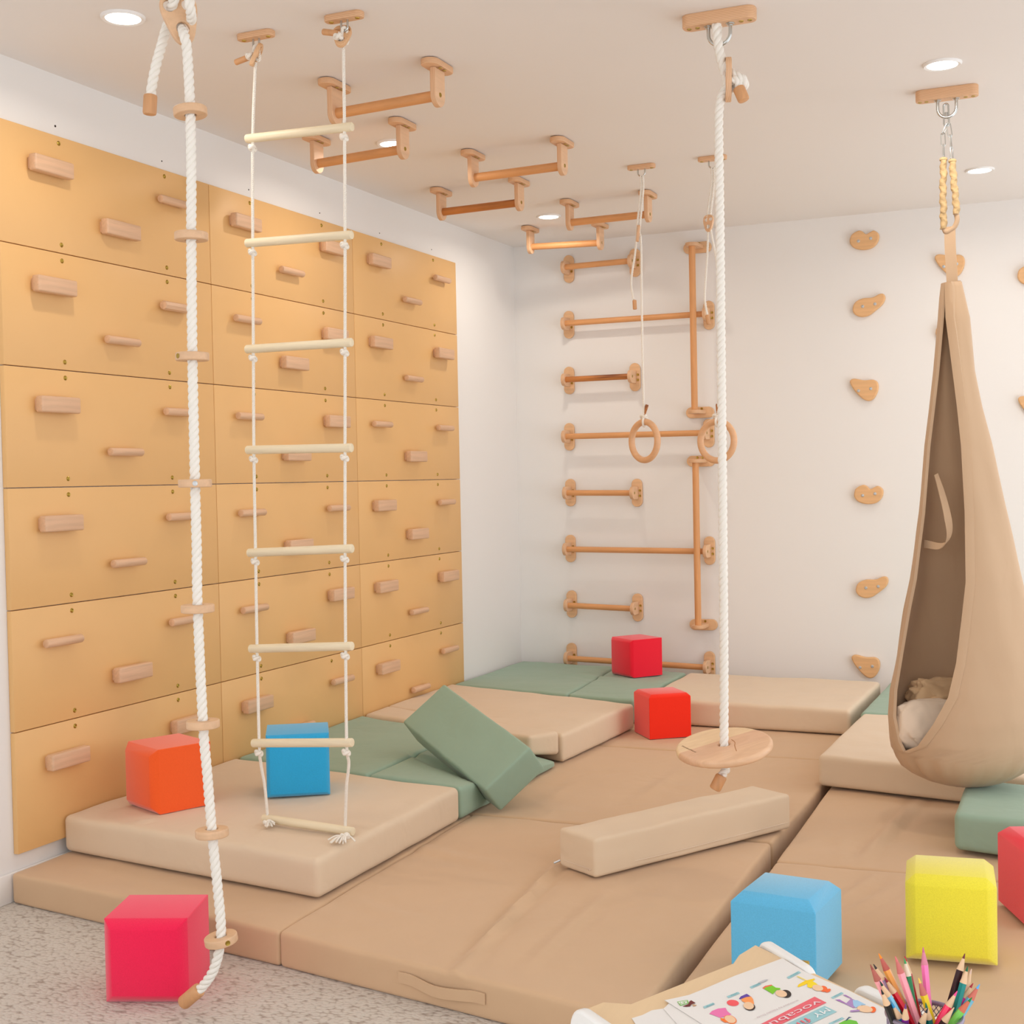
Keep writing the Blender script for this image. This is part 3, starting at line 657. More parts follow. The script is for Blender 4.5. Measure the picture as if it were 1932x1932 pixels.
# ------------------------------------------------------------------ gym rings
def gym_ring(hk, Yr, adj, tailpts, ringc, yaw, capa, capb, label, tog, via=()):
    t = thing('gym_ring', label, 'gym ring', hk, 'hanging gym rings')
    q = lambda p, dy=0.0: at(p[0], p[1], 'Y', Yr + dy)
    rc = q(ringc); top = rc + V((0, 0, 0.088))
    bm = bmesh.new(); rope(bm, [hk + V((0.006, 0, 0.003)), hk + V((0.006, 0.0, -0.06)), q(adj) + V((0.008, 0, 0.03)), q(adj) + V((0.006, 0, 0)), q(adj) + V((0.012, 0, -0.05)), *([q(p) for p in via] or [top + (q(adj) - top) * 0.5 + V((0.004, 0, 0))]), top], 0.0048, 0.03, 12, 0.004); obj('rope', bm, rope_t, t)
    bm = bmesh.new(); rope(bm, [hk + V((-0.004, 0, 0.003)), hk + V((-0.004, 0, -0.06)), q(adj) + V((-0.004, 0, 0.03)), *(q(p) for p in tailpts)], 0.0048, 0.03, 12, 0.004); obj('rope_tail', bm, rope_t, t)
    ad_x = V((0.35, -0.94, 0)) if tog[0] > 0.01 else V((0.95, -0.3, 0))
    obj('rope_adjuster', plate(adjuster_loops(0.56), 0.012, 0.002, frame(q(adj), ad_x, (0.1, 0, 1))), ply_x, t)
    cap(t, q(capa), q(capb), 0.0085)
    X = V((math.cos(yaw), math.sin(yaw), 0)); Z = V((0, 0, 1)); pts = [rc + X * (0.079 * math.cos(a)) + Z * (0.079 * math.sin(a)) for a in [2 * PI * k / 72 for k in range(72)]]
    bm = bmesh.new(); sweep(bm, pts, lambda th, s: 0.0135, 16, closed=True); obj('ring', bm, ring_wood, t)
    bm = bmesh.new(); knot_mesh(bm, top + V((0, 0, 0.012)), 0.0052, 0.014); 
    tube(bm, [top + V((0.002, -0.006, 0.014)), top + V((0, -0.018, -0.006)), top + V((0, -0.010, -0.026)), top + V((0, 0.012, -0.024)), top + V((0, 0.016, -0.006)), top + V((0, 0.006, 0.012))], 0.005, 8, 0.004); obj('ring_knot', bm, rope_t, t)
    m, l = along(top + V((0.002, 0, 0.018)), top + V(tog)); bm = bmesh.new(); lathe(bm, [(0.003, 0), (0.005, l * 0.4), (0.0072, l * 0.85), (0.006, l)], m, 14); obj('toggle', bm, beech_dark, t)
gym_ring(hRa, 2.295, (1204, 440), [(1201, 450), (1198, 480), (1191, 530), (1195, 565)], (1216, 832), -0.52, (1197, 566), (1198, 584), 'left gym ring hanging free on a thin white rope', (0.014, 0, 0.062))
gym_ring(hRb, 2.293, (1337, 421), [(1336, 440), (1334, 490), (1330, 550), (1331, 575), (1337, 603)], (1353, 832), -0.30, (1334, 594), (1337, 612), 'right gym ring partly behind the thick swing rope', (0.004, 0, 0.062), [(1353, 500), (1357, 580), (1359, 700)])

# ------------------------------------------------------------------ hanging pod swing
YP = 1.739
def yp(y): return YP - 0.265 * min(1.0, max(0.0, (y - 430) / 1000))
q = lambda x, y, dy=0.0: at(x, y, 'Y', yp(y) + dy)
t = thing('hanging_pod', 'tan canvas hanging pod swing with open side, hung on chains', 'swing', (PD[0], PD[1], 1.2))
ROWS = [(533, 1783, 1813, 1786, 1784), (560, 1780, 1819, 1787, 1781.5), (600, 1777, 1828, 1788, 1779), (700, 1768, 1837, 1799, 1770.5), (770, 1760, 1851, 1807, 1763), (840, 1751, 1868, 1814, 1755), (966, 1741, 1894, 1821, 1746), (1092, 1725, 1920, 1823, 1731), (1150, 1714, 1932, 1817, 1720), (1237, 1700, 1946, 1807, 1706), (1300, 1688, 1953, 1793, 1696), (1350, 1684, 1956, 1768, 1694), (1395, 1687, 1951, 1740, 1704), (1412, 1691, 1946, 1713, 1713)]
BOT = [(1430, 1699, 1938), (1446, 1709, 1926), (1460, 1728, 1905), (1470, 1750, 1884), (1477, 1777, 1862), (1481, 1806, 1840)]
vd = V((CAM.x - PD[0], CAM.y - YP, 0)).normalized(); vl = V((0, 0, 1)).cross(vd) * -1   # towards the camera, and to its left
def lerp_rows(n):
    rows = []
    full = ROWS + [(y, a, b, 1713, 1713) for y, a, b in BOT]
    for a, b in zip(full, full[1:]):
        k = max(1, int((b[0] - a[0]) / n))
        for i in range(k): rows.append([a[q] + (b[q] - a[q]) * i / k for q in range(5)])
    rows.append(list(full[-1])); return rows
bm = bmesh.new(); grid = []; NA = 72; opened = []
MPX = 4.52 / FPX
for y, xl, xr, x1, x2 in lerp_rows(9):
    cx = (xl + xr) / 2; r = (xr - xl) / 2 * MPX; c = at(cx, y, 'Y', yp(y)); MPX = (c - CAM).dot(CF) / FPX; r = (xr - xl) / 2 * MPX; R_ = (xr - xl) / 2
    if y <= 1412:
        f1 = math.asin(max(-1, min(1, (cx - x1) / R_))); f2 = math.asin(max(-1, min(1, (cx - x2) / R_)))
    else: f1 = f2 = math.radians(64)
    ring = []
    for k in range(NA + 1):
        f = f2 + (2 * PI + f1 - f2) * k / NA
        fold = 1 + 0.026 * math.sin(7 * f + y * 0.004) * min(1, max(0, (1500 - y) / 500)) + 0.045 * math.sin(21 * f + 1.2 * math.sin(5 * f)) * max(0, min(1, (y - 1385) / 60)) * (0.35 + 0.65 * math.exp(-((f - 0.9) / 0.8) ** 2) + 0.65 * math.exp(-((f - 0.9 - 2 * PI) / 0.8) ** 2)) + 0.02 * math.sin(5 * f + 0.9) * max(0, min(1, (y - 700) / 400)) + 0.018 * noise.noise(V((f * 2, y * 0.01, 0))) + 0.012 * noise.noise(V((f * 5, y * 0.02, 3.0))) * max(0, (y - 1250) / 200)
        edge = min(k, NA - k)
        rr = r * (fold if 2 < edge else 1)
        ring.append(c + vd * (rr * 0.78 * math.cos(f)) + vl * (rr * math.sin(f)) * (1 if True else 1))
    grid.append((y, ring))
vg = [[bm.verts.new(p) for p in ring] for _, ring in grid]
for a, b in zip(vg, vg[1:]):
    for k in range(NA): bm.faces.new((a[k], a[k + 1], b[k + 1], b[k]))
bc = bm.verts.new(at(1822, 1483, 'Y', yp(1483)))
for k in range(NA): bm.faces.new((vg[-1][k], vg[-1][k + 1], bc))
bmesh.ops.remove_doubles(bm, verts=bm.verts, dist=0.0008); bmesh.ops.recalc_face_normals(bm, faces=bm.faces)
shell = obj('shell', bm, pod_fab, t, smooth=70)
so = shell.modifiers.new('thick', 'SOLIDIFY'); so.thickness = 0.004; so.offset = 0
# hems along both lips
for idx, nm in ((0, 'L'), (NA, 'R')):
    pts = [ring[idx] for y, ring in grid if y <= 1412]
    bm = bmesh.new()
    inn = 6 if idx == 0 else -6
    prev = None
    for (y, ring) in grid:
        if y > 1412: break
        wdt = 0.026
        p = ring[idx]; q = ring[idx + (inn // 3)]; d = (q - p); d = d.normalized() * wdt if d.length > 1e-6 else V((0, 0, 0))
        nrm = (p - V((sum(v.x for v in ring) / len(ring), sum(v.y for v in ring) / len(ring), p.z))); nrm.z = 0; nrm = nrm.normalized() if nrm.length > 1e-6 else V((0, -1, 0))
        sec = [bm.verts.new(p + nrm * 0.005 - d * 0.10), bm.verts.new(p + d * 0.5 + nrm * 0.0075), bm.verts.new(p + d + nrm * 0.005), bm.verts.new(p + d - nrm * 0.006), bm.verts.new(p + d * 0.5 - nrm * 0.0075), bm.verts.new(p - nrm * 0.005 - d * 0.10)]
        if prev:
            for k in range(6): bm.faces.new((prev[k], prev[(k + 1) % 6], sec[(k + 1) % 6], sec[k]))
        prev = sec
    bmesh.ops.recalc_face_normals(bm, faces=bm.faces)
    obj('hem', bm, pod_fab, t, smooth=60)
def ribbon(bm, pts, wds, th=0.0016, step=0.008, wdir=None):
    """flat webbing through pts, wds = direction*width vectors"""
    Pn = spline(pts, step); n = len(Pn); prev = None
    for i, p in enumerate(Pn):
        u = i / (n - 1) * (len(wds) - 1); k = min(int(u), len(wds) - 2); wv_ = V(wds[k]).lerp(V(wds[k + 1]), u - k)
        tg = (Pn[min(i + 1, n - 1)] - Pn[max(i - 1, 0)]).normalized(); nr = tg.cross(wv_).normalized() * th
        sec = [bm.verts.new(p - wv_ / 2 - nr), bm.verts.new(p + wv_ / 2 - nr), bm.verts.new(p + wv_ / 2 + nr), bm.verts.new(p - wv_ / 2 + nr)]
        if prev:
            for k in range(4): bm.faces.new((prev[k], prev[(k + 1) % 4], sec[(k + 1) % 4], sec[k]))
        else: bm.faces.new(sec[::-1])
        prev = sec
    bm.faces.new(prev); return bm
q = lambda x, y, dy=0.0: at(x, y, 'Y', yp(y) + dy)
bm = bmesh.new(); ribbon(bm, [q(1792, 428), q(1793, 470), q(1796, 520), q(1797, 560), q(1799, 600, -0.01)], [(0.036, 0, 0)] * 3, 0.003); obj('strap', bm, pod_fab, t)
bm = bmesh.new(); ribbon(bm, [q(1803, 530, 0.02), q(1808, 560, 0.02), q(1815, 620, 0.02)], [(0.030, 0.01, 0), (0.034, 0.01, 0)], 0.003); obj('strap', bm, pod_fab, t)
bm = bmesh.new(); ribbon(bm, [q(1766, 895, -0.02), q(1777, 930, -0.06), q(1788, 975, -0.085), q(1791, 1010, -0.085), q(1777, 1030, -0.07), q(1744, 1026, -0.02)], [(0.010, 0.012, 0.006), (0.018, 0.010, 0.0), (0.021, 0.008, 0.006), (0.014, 0, 0.018), (0.002, 0, 0.026)], 0.0015); obj('inner_handle', bm, pod_fab, t)
for pts in ([(1780, 302), (1780, 330), (1779, 360), (1780, 400), (1780, 432)], [(1797, 305), (1799, 335), (1802, 365), (1804, 385), (1804, 404)]):
    bm = bmesh.new(); sp = spline([q(*p) for p in pts], 0.004)
    sweep(bm, sp, lambda th, s: 0.0112 + 0.0016 * math.sin(s * 120 + 2 * math.sin(th)) + 0.0012 * math.sin(s * 260 + th * 2), 18); obj('ruffled_sleeve', bm, sleeve_fab, t)
    bm = bmesh.new(); m, l = along(sp[0] + V((0, 0, -0.004)), sp[0] + V((0, 0, 0.010))); lathe(bm, [(0.010, 0), (0.0135, 0.004), (0.013, 0.009), (0.010, 0.012)], m, 14); obj('sleeve_cuff', bm, sleeve_fab, t)
bm = bmesh.new(); tube(bm, [q(1804, 402), q(1806, 415), q(1801, 428), q(1793, 434), q(1785, 438), q(1781, 430)], 0.0085, 12); obj('strap_loop', bm, pod_fab, t)
def link(bm, a, b, wd, r, turn):
    m, l = along(a, b); pts = []
    for k in range(24):
        a_ = 2 * PI * k / 24; xx = wd / 2 * math.cos(a_); zz = (l / 2 - wd / 2) * (1 if math.sin(a_) >= 0 else -1) + wd / 2 * math.sin(a_)
        v = V((xx * math.cos(turn), xx * math.sin(turn), l / 2 + zz)); pts.append(m @ v)
    sweep(bm, pts, r, 8, closed=True)
bm = bmesh.new(); link(bm, q(1784.5, 196), q(1786, 238), 0.016, 0.0032, 1.5); rod(bm, q(1785, 212) + V((0, 0, 0)), q(1785.2, 222), 0.0055, 6); obj('quick_link', bm, zinc, t)
bm = bmesh.new()
for a, b, tn in (((1788, 232), (1778, 254), 0.3), ((1779, 250), (1780, 276), 1.4), ((1780, 272), (1781, 298), 0.2)): link(bm, q(*a), q(*b), 0.0135, 0.0017, tn)
obj('chain', bm, zinc, t)
bm = bmesh.new()
for a, b, tn in (((1789, 232), (1793, 258), 1.4), ((1793, 254), (1795, 281), 0.2), ((1795, 277), (1796, 301), 0.5)): link(bm, q(*a), q(*b), 0.0135, 0.0017, tn)
obj('chain', bm, zinc, t)
# cushion inside
def blob(bm, c, rad, M=None, n=3, amp=0.12, sc=3.0, seed=0.0, flat=None):
    g = bmesh.ops.create_icosphere(bm, subdivisions=n + 1, radius=1)
    for v in g['verts']:
        d = v.co.normalized(); e = 0.65
        p = V((math.copysign(abs(d.x) ** e, d.x) * rad[0], math.copysign(abs(d.y) ** e, d.y) * rad[1], math.copysign(abs(d.z) ** e, d.z) * rad[2]))
        f = 1 + amp * (noise.noise(d * sc + V((seed, 0, 0))) + 0.5 * abs(noise.noise(d * sc * 2.2 + V((0, seed, 0)))))
        p *= f; v.co = (M @ p if M else p) + V(c)
    return bm
rotc = Matrix.Rotation(0.5, 3, 'Z') @ Matrix.Rotation(-0.5, 3, 'X')
bm = bmesh.new(); blob(bm, q(1752, 1372, -0.01), (0.115, 0.07, 0.085), rotc, 4, 0.10, 2.6, 3.0)
tag(obj('cushion', bm, cream_w, None, 60, loc=q(1752, 1372, -0.01)), 'crumpled cream cushion lying in the bottom of the hanging pod', 'cushion')
bm = bmesh.new(); blob(bm, q(1778, 1315, 0.08), (0.11, 0.06, 0.055), rotc, 4, 0.22, 3.4, 8.0)
tag(obj('blanket', bm, m_fabric('tan_blanket_fabric', (206, 172, 132), wr=0.3), None, 60, loc=q(1778, 1315, 0.08)), 'rumpled tan blanket behind the cushion inside the hanging pod', 'blanket')

# ------------------------------------------------------------------ play mats
def mat_thing(name, label, cat, group, secs, mat, z0, z1, r=0.02, amp=0.004, sec_name='mat_section', seed=0.0, puff=0.002, extra=None, creases=()):
    fx = sum(p[0] for s in secs for p in s[0]) / (4 * len(secs)); fy = sum(p[1] for s in secs for p in s[0]) / (4 * len(secs))
    zz = z0 if not isinstance(z0, (list, tuple)) else min(z0)
    if len(secs) == 1:
        s = secs[0]; bm = bmesh.new(); f0 = wob(amp, 4.5, seed, creases); soft_box(bm, s[0], s[1] if len(s) > 1 else z0, s[2] if len(s) > 2 else z1, r, 0.018, (lambda P_, a, b, c: extra(f0(P_, a, b, c))) if extra else f0, puff)
        return tag(obj(name, bm, mat, None, 70, loc=(fx, fy, zz)), label, cat, group)
    t = thing(name, label, cat, (fx, fy, zz), group)
    for k, s in enumerate(secs):
        bm = bmesh.new(); f0 = wob(amp, 4.5, seed + k * 3.1, creases); soft_box(bm, s[0], s[1] if len(s) > 1 else z0, s[2] if len(s) > 2 else z1, r, 0.018, (lambda P_, a, b, c, f0=f0: extra(f0(P_, a, b, c))) if extra else f0, puff); obj(sec_name, bm, mat, t, 70)
    return t
Z1, Z2 = 0.0905, 0.207
def CRP(p, q_, wd, dp): a, b_ = at(*p, 'Z', Z1), at(*q_, 'Z', Z1); return ((a.x, a.y), (b_.x, b_.y), wd, dp)
GB, GT = 'tan folding mats on the floor', 'mats stacked as an upper layer'
M1 = mat_thing('folding_mat', 'tan two-part folding mat in front, edge and grab handle facing the carpet', 'mat', GB,
    [([(0.018, -0.028), (1.054, -0.19), (1.012, 1.04), (0.018, 1.04)],), ([(1.054, -0.19), (2.055, -0.375), (2.030, 1.02), (1.012, 1.045)],)], brown, 0, Z1, 0.012, 0.003, seed=1.0,
    creases=[CRP((1085, 1600), (845, 1850), 0.015, 0.016), CRP((1150, 1680), (985, 1835), 0.018, 0.008), CRP((770, 1590), (950, 1640), 0.03, 0.004), CRP((640, 1690), (800, 1745), 0.03, 0.003), CRP((1200, 1730), (1290, 1660), 0.03, 0.003)])
mat_thing('folding_mat', 'tan folding mat behind the front one, under the disc swing', 'mat', GB, [([(0.018, 1.06), (2.03, 1.04), (2.04, 2.25), (0.018, 2.25)],), ([(0.018, 2.255), (2.04, 2.255), (2.04, 3.74), (0.018, 3.74)],)], brown, 0, Z1, 0.012, 0.003, seed=5.0, creases=[CRP((1190, 1520), (1300, 1445), 0.03, 0.005), CRP((1000, 1530), (1100, 1470), 0.03, 0.003)])
mat_thing('folding_mat', 'tan folding mat on the right, under the yellow cube', 'mat', GB, [([(2.080, -0.5), (3.25, -0.5), (3.25, 0.87), (2.072, 0.89)], 0, [0.070, Z1, Z1, 0.072]), ([(2.072, 0.895), (3.25, 0.875), (3.25, 2.0), (2.060, 2.0)], 0, [0.074, Z1, Z1, 0.088])], brown, 0, Z1, 0.012, 0.003, seed=9.0,
    creases=[CRP((1735, 1505), (1615, 1625), 0.020, 0.013), CRP((1660, 1640), (1580, 1690), 0.018, 0.008), CRP((1715, 1655), (1585, 1722), 0.018, 0.008), CRP((1590, 1560), (1592, 1630), 0.02, 0.004)])
mat_thing('folding_mat', 'tan mat at the far right, hidden under the green and cream mats', 'mat', GB, [([(2.058, 2.01), (3.25, 2.01), (3.25, 3.74), (2.058, 3.74)],)], brown, 0, Z1 - 0.004, 0.016, 0.002, seed=13.0)
# grab handle on the front edge
hp = [V((1.052 + (x - 1.052), -0.19 - 0.1855 * (x - 1.052), z)) for x, z in ((1.435, 0.052), (1.475, 0.052), (1.54, 0.043), (1.60, 0.046), (1.645, 0.050), (1.68, 0.050))]
off = [0.003, 0.004, 0.010, 0.010, 0.004, 0.003]; nd = V((-0.18, -0.98, 0))
bm = bmesh.new(); ribbon(bm, [p + nd * o_ for p, o_ in zip(hp, off)], [(0, 0, 0.026)] * 3, 0.0016); obj('grab_handle', bm, brown, M1)
mat_thing('foam_mat', 'cream mat in front left corner, under the orange and blue cubes', 'mat', GT, [([(0.020, 0.185), (1.026, 0.046), (1.026, 0.92), (0.020, 1.09)],)], cream, Z1 + 0.0065, 0.208, 0.020, 0.004, seed=2.0, creases=[((0.30, 0.18), (0.34, 0.24), 0.012, 0.008)])
# leaning block first, so the mat below can give way under it
BC = V((0.899, 1.274, 0.275)); bx = V((0.119, 0.117, 0.13)).normalized(); by = V((-0.493, 0.34, 0.142)).normalized(); bz = bx.cross(by).normalized(); by = bz.cross(bx)
def under(Pt):
    """the green mat gives way below the leaning block, whole columns squeezed"""
    zl = Z1 + 0.0065; base_ = BC - bz * (0.117 / 2 + 0.005)
    zz = base_.z - ((Pt.x - base_.x) * bz.x + (Pt.y - base_.y) * bz.y) / bz.z
    l = V((Pt.x, Pt.y, zz)) - base_; u, v = abs(l.dot(bx)), abs(l.dot(by))
    k = max(0.0, min(1.0, (0.19 - u) / 0.08)) * max(0.0, min(1.0, (0.39 - v) / 0.08)); zz = max(zz, zl + 0.03)
    if k > 0 and zz < 0.209: Pt = V((Pt.x, Pt.y, Pt.z + k * (zl + (Pt.z - zl) * (zz - zl) / (0.209 - zl) - Pt.z)))
    return Pt
mat_thing('foam_mat', 'sage green two-part mat between the two cream mats by the orange panels', 'mat', GT, [([(0.020, 1.10), (0.635, 0.995), (0.605, 1.80), (0.020, 2.02)],), ([(0.635, 0.995), (1.026, 0.93), (1.016, 1.79), (0.605, 1.80)], Z1 + 0.0065, [0.205, 0.207, 0.118, 0.200])], sage, Z1 + 0.0065, 0.205, 0.018, 0.004, seed=4.0, extra=under)
mat_thing('foam_mat', 'cream two-part mat behind the leaning green block', 'mat', GT, [([(0.020, 2.04), (0.935, 1.72), (1.01, 1.855), (0.020, 2.25)], [Z1 + 0.0065, 0.150, 0.128, Z1 + 0.0065], [0.207, 0.222, 0.222, 0.207]), ([(0.020, 2.25), (1.022, 1.855), (1.064, 2.62), (0.020, 2.90)],)], cream, Z1 + 0.0065, 0.210, 0.018, 0.004, seed=6.0)
mat_thing('foam_mat', 'sage green two-part mat in the far corner, under the red cube', 'mat', GT, [([(0.020, 2.92), (0.680, 2.79), (0.600, 3.70), (0.020, 3.80)],), ([(0.680, 2.79), (1.024, 2.73), (1.020, 3.60), (0.600, 3.70)],)], sage, Z1 + 0.0065, 0.205, 0.018, 0.005, seed=8.0, creases=[((0.45, 3.4), (0.75, 3.3), 0.03, 0.006)])
mat_thing('foam_mat', 'cream mat along the back wall, behind the vermilion cube', 'mat', GT, [([(1.034, 2.76), (1.985, 2.75), (1.995, 3.56), (1.034, 3.60)],)], cream, Z1 + 0.0065, 0.207, 0.018, 0.004, seed=10.0)
mat_thing('foam_mat', 'sage green mat by the back wall, peeking out behind the pod', 'mat', GT, [([(2.03, 2.715), (3.1, 2.66), (3.1, 3.6), (2.03, 3.6)],)], sage, Z1 + 0.0065, 0.202, 0.018, 0.004, seed=12.0)
mat_thing('foam_mat', 'cream mat directly below the hanging pod', 'mat', GT, [([(2.028, 1.785), (3.02, 1.60), (3.05, 2.62), (2.045, 2.69)],)], cream, Z1 + 0.0065, 0.207, 0.018, 0.004, seed=14.0)
mat_thing('foam_mat', 'sage green mat at the right picture edge beside the red cube', 'mat', GT, [([(2.556, 1.10), (3.2, 0.97), (3.2, 1.46), (2.553, 1.585)],)], sage, Z1 + 0.0065, 0.207, 0.018, 0.004, seed=16.0)
bm = bmesh.new(); soft_box(bm, [(-0.1055, -0.308), (0.1055, -0.308), (0.1055, 0.308), (-0.1055, 0.308)], -0.0585, 0.0585, 0.010, 0.025, wob(0.003, 6, 3.0), 0.0)
FB = Matrix((bx, by, bz)).transposed().to_4x4(); FB.translation = BC
bm.transform(FB); tag(obj('foam_block', bm, sage, None, 70, loc=BC), 'sage green foam block tilted against the green mat edge', 'foam block')
bm = bmesh.new(); soft_box(bm, [(-0.404, -0.0815), (0.404, -0.0815), (0.404, 0.0815), (-0.404, 0.0815)], 0, 0.111, 0.012, 0.02, wob(0.004, 7, 5.0), 0.0)
bm.transform(Matrix.Translation((1.789, 0.863, Z1 + 0.008)) @ Matrix.Rotation(1.057, 4, 'Z'))
bo = thing('bolster', 'long cream rectangular bolster lying across the tan mats', 'bolster', (1.789, 0.863, Z1))
obj('cover', bm, cream_b, bo, 70)
MB = Matrix.Translation((1.789, 0.863, Z1 + 0.008)) @ Matrix.Rotation(1.057, 4, 'Z')
bm = bmesh.new(); rod(bm, MB @ V((-0.400, 0.0815, 0.016)), MB @ V((-0.418, 0.088, 0.010)), 0.003, 8); obj('zip_pull', bm, bolt_grey, bo)
bm = bmesh.new(); tube(bm, [MB @ V(p) for p in ((-0.404, 0.06, 0.022), (-0.4055, -0.06, 0.022), (-0.400, -0.058, 0.022), (-0.2, -0.0835, 0.022), (0.2, -0.0835, 0.022), (0.39, -0.0825, 0.022))], 0.0012, 6, 0.01); obj('seam', bm, cream_w, bo)

# ------------------------------------------------------------------ foam cubes
def cube(x, y, z, yaw, s, mat, faces, label, ch=0.022):
    bm = bmesh.new(); bmesh.ops.create_cube(bm, size=s); bm.normal_update()
    es = set()
    for f in bm.faces:
        for d in faces:
            if f.normal.dot(V(d)) > 0.9: es |= set(f.edges)
    bmesh.ops.bevel(bm, geom=list(es), offset=ch, segments=1, affect='EDGES')
    bmesh.ops.bevel(bm, geom=list(bm.edges), offset=0.0016, segments=1, affect='EDGES')
    bm.transform(Matrix.Translation((x, y, z + s / 2)) @ Matrix.Rotation(yaw, 4, 'Z'))
    return tag(obj('foam_cube', bm, mat, None, 25, loc=(x, y, z)), label, 'foam cube', 'bright foam cubes')
FR, LF, UP = (0, -1, 0), (-1, 0, 0), (0, 0, 1)
cube(0.857, -0.418, 0.0, 0.362, 0.200, F_PINK, [FR], 'hot pink foam cube on the carpet beside the rope end')
cube(0.258, 0.392, 0.2125, -0.415, 0.200, F_ORANGE, [FR], 'orange foam cube on the cream mat by the orange panels')
cube(0.545, 0.702, 0.2125, 0.566, 0.201, F_BLUE, [FR], 'deep blue foam cube behind the bottom of the rope ladder', 0.012)
cube(0.797, 3.455, 0.209, -0.635, 0.190, F_RED, [FR], 'red foam cube on the far green mat in front of the wall bars', 0.014)
cube(1.215, 2.545, 0.0955, -0.90, 0.190, F_VERM, [UP], 'vermilion red foam cube on the tan mat left of the disc swing', 0.014)
cube(2.628, 0.239, 0.0955, 0.108, 0.199, F_YEL, [FR, UP], 'yellow foam cube on the tan mat behind the pencils')
cube(2.30, -0.02, 0.0955, -0.112, 0.194, F_SKY, [UP], 'light blue foam cube on the tan mat behind the table')
cube(2.836, 0.604, 0.0955, -1.185, 0.200, F_RED, [UP], 'red foam cube cut by the right picture edge')

# ------------------------------------------------------------------ activity table
ZTB = 0.60
pt = lambda x, y, z=ZTB: at(x, y, 'Z', z)
tb = thing('activity_table', 'low wooden activity table with white rounded side pieces, in the front', 'table', (2.55, -1.6, 0.0))
cs = [(1102, 1904), (1138, 1890), (1190, 1893.5), (1383, 1817), (1394, 1801), (1425, 1782)]
o3 = [pt(*c) for c in cs]; eR = (pt(1680, 1904) - pt(1425, 1782)); R_end = o3[-1] + eR * 2.0; L_end = o3[0] + eR * 2.0
poly = [(p.x, p.y) for p in o3] + [(R_end.x, R_end.y), (L_end.x, L_end.y)]
obj('tabletop', plate([poly], 0.018, 0.002, Matrix.Translation((0, 0, ZTB - 0.009))), top_wood, tb)
def rail(pa, pb, over, drop, nm, rr=0.02):
    a, b = pa, pb; d = (b - a).normalized(); l = (b - a).length; n_ = d.cross(V((0, 0, 1)))
    me = plate([stadium(l, over + drop, 8, min(rr, (over + drop) * 0.45))], 0.014, 0.004, frame((a + b) / 2 + V((0, 0, (over - drop) / 2)), d, (0, 0, 1)))
    return obj(nm, me, white_ply, tb)
ofs = V((0.009, 0.009, 0))
rl_ = rail(pt(1421, 1780) + ofs, pt(1520, 1843) + ofs, 0.006, 0.05, 'side_rail')
rail(pt(1598, 1864) + ofs, pt(1598, 1864) + ofs + eR * 0.9, 0.006, 0.05, 'side_rail')
bm = bmesh.new(); box(bm, tuple(pt(1496, 1806) + V((0.012, 0.014, -0.012))), (0.012, 0.008, 0.008), bev=0.002); obj('latch', bm, zinc_y, rl_)
rail(o3[0] - ofs * 0.9 + V((-0.006, 0.012, 0)), o3[0] - ofs * 0.9 + eR * 1.6, 0.006, 0.10, 'side_panel', 0.03)
for p in (o3[0] + eR * 0.12 + V((0.02, 0.01, 0)), o3[-1] + eR * 0.12 + V((-0.03, -0.02, 0)), R_end - eR * 0.1 + V((-0.03, -0.02, 0)), L_end - eR * 0.1 + V((0.03, 0.0, 0))):
    bm = bmesh.new(); box(bm, (p.x, p.y, (ZTB - 0.018) / 2), (0.035, 0.035, ZTB - 0.018), bev=0.006); obj('leg', bm, white_ply, tb)

# ------------------------------------------------------------------ papers on the table
def sheet(pts, z, label, th=0.0006):
    w_ = [pt(x, y, z) for x, y in pts]; me = plate([[(p.x, p.y) for p in w_]], th, 0.0, Matrix.Translation((0, 0, z - th / 2)))
    return tag(obj('printed_sheet' if 'printed' in label else 'paper_sheet', me, paper, None, 0, loc=w_[0]), label, 'paper', 'papers on the activity table')
sheet([(1192, 1921), (1212, 1915), (1230, 1906), (1263, 1901), (1310, 1960), (1250, 2010)], ZTB + 0.0010, 'blank white sheet lowest in the pile, poking out at the left')
sheet([(1252, 1903), (1262, 1893), (1330, 1870), (1420, 1960), (1330, 1990)], ZTB + 0.0020, 'white sheet sandwiched directly under the printed one')
ps = sheet([(1254, 1887), (1278, 1882), (1300, 1877), (1330, 1865), (1386, 1841), (1430, 1825), (1476, 1808), (1520, 1834), (1600, 1868), (1676, 1906), (1740, 1935), (1560, 2080)], ZTB + 0.0030, 'printed white sheet with vocabulary heading and small cartoon children')
ZI = ZTB + 0.0034
inks = {}
def ink(c):
    if c not in inks: inks[c] = m_plain('ink_%d' % len(inks), c, 0.7)
    return inks[c]
def flat(name, pts, c, k=0, par=ps):
    w_ = [pt(x, y, ZI + k * 0.00012) for x, y in pts]; bm = bmesh.new(); f = bm.faces.new([bm.verts.new(p) for p in w_]); bm.normal_update()
    if f.normal.z < 0: bmesh.ops.reverse_faces(bm, faces=[f])
    return bm
def fig(name, shapes):
    root = None
    bm = bmesh.new(); mats = []; 
    for k, (pts, c) in enumerate(shapes):
        m_ = ink(c)
        if m_ not in mats: mats.append(m_)
        w_ = [pt(x, y, ZI + k * 0.0001) for x, y in pts]
        f = bm.faces.new([bm.verts.new(p) for p in w_]); f.normal_update()
        if f.normal.z < 0: f.normal_flip()
        f.material_index = mats.index(m_)
    return obj(name, bm, mats, ps, 0)
def ell(cx, cy, a, b_, ang=0.0, n=20):
    ca, sa = math.cos(ang), math.sin(ang)
    return [(cx + a * math.cos(2 * PI * k / n) * ca - b_ * math.sin(2 * PI * k / n) * sa, cy + a * math.cos(2 * PI * k / n) * sa + b_ * math.sin(2 * PI * k / n) * ca) for k in range(n)]
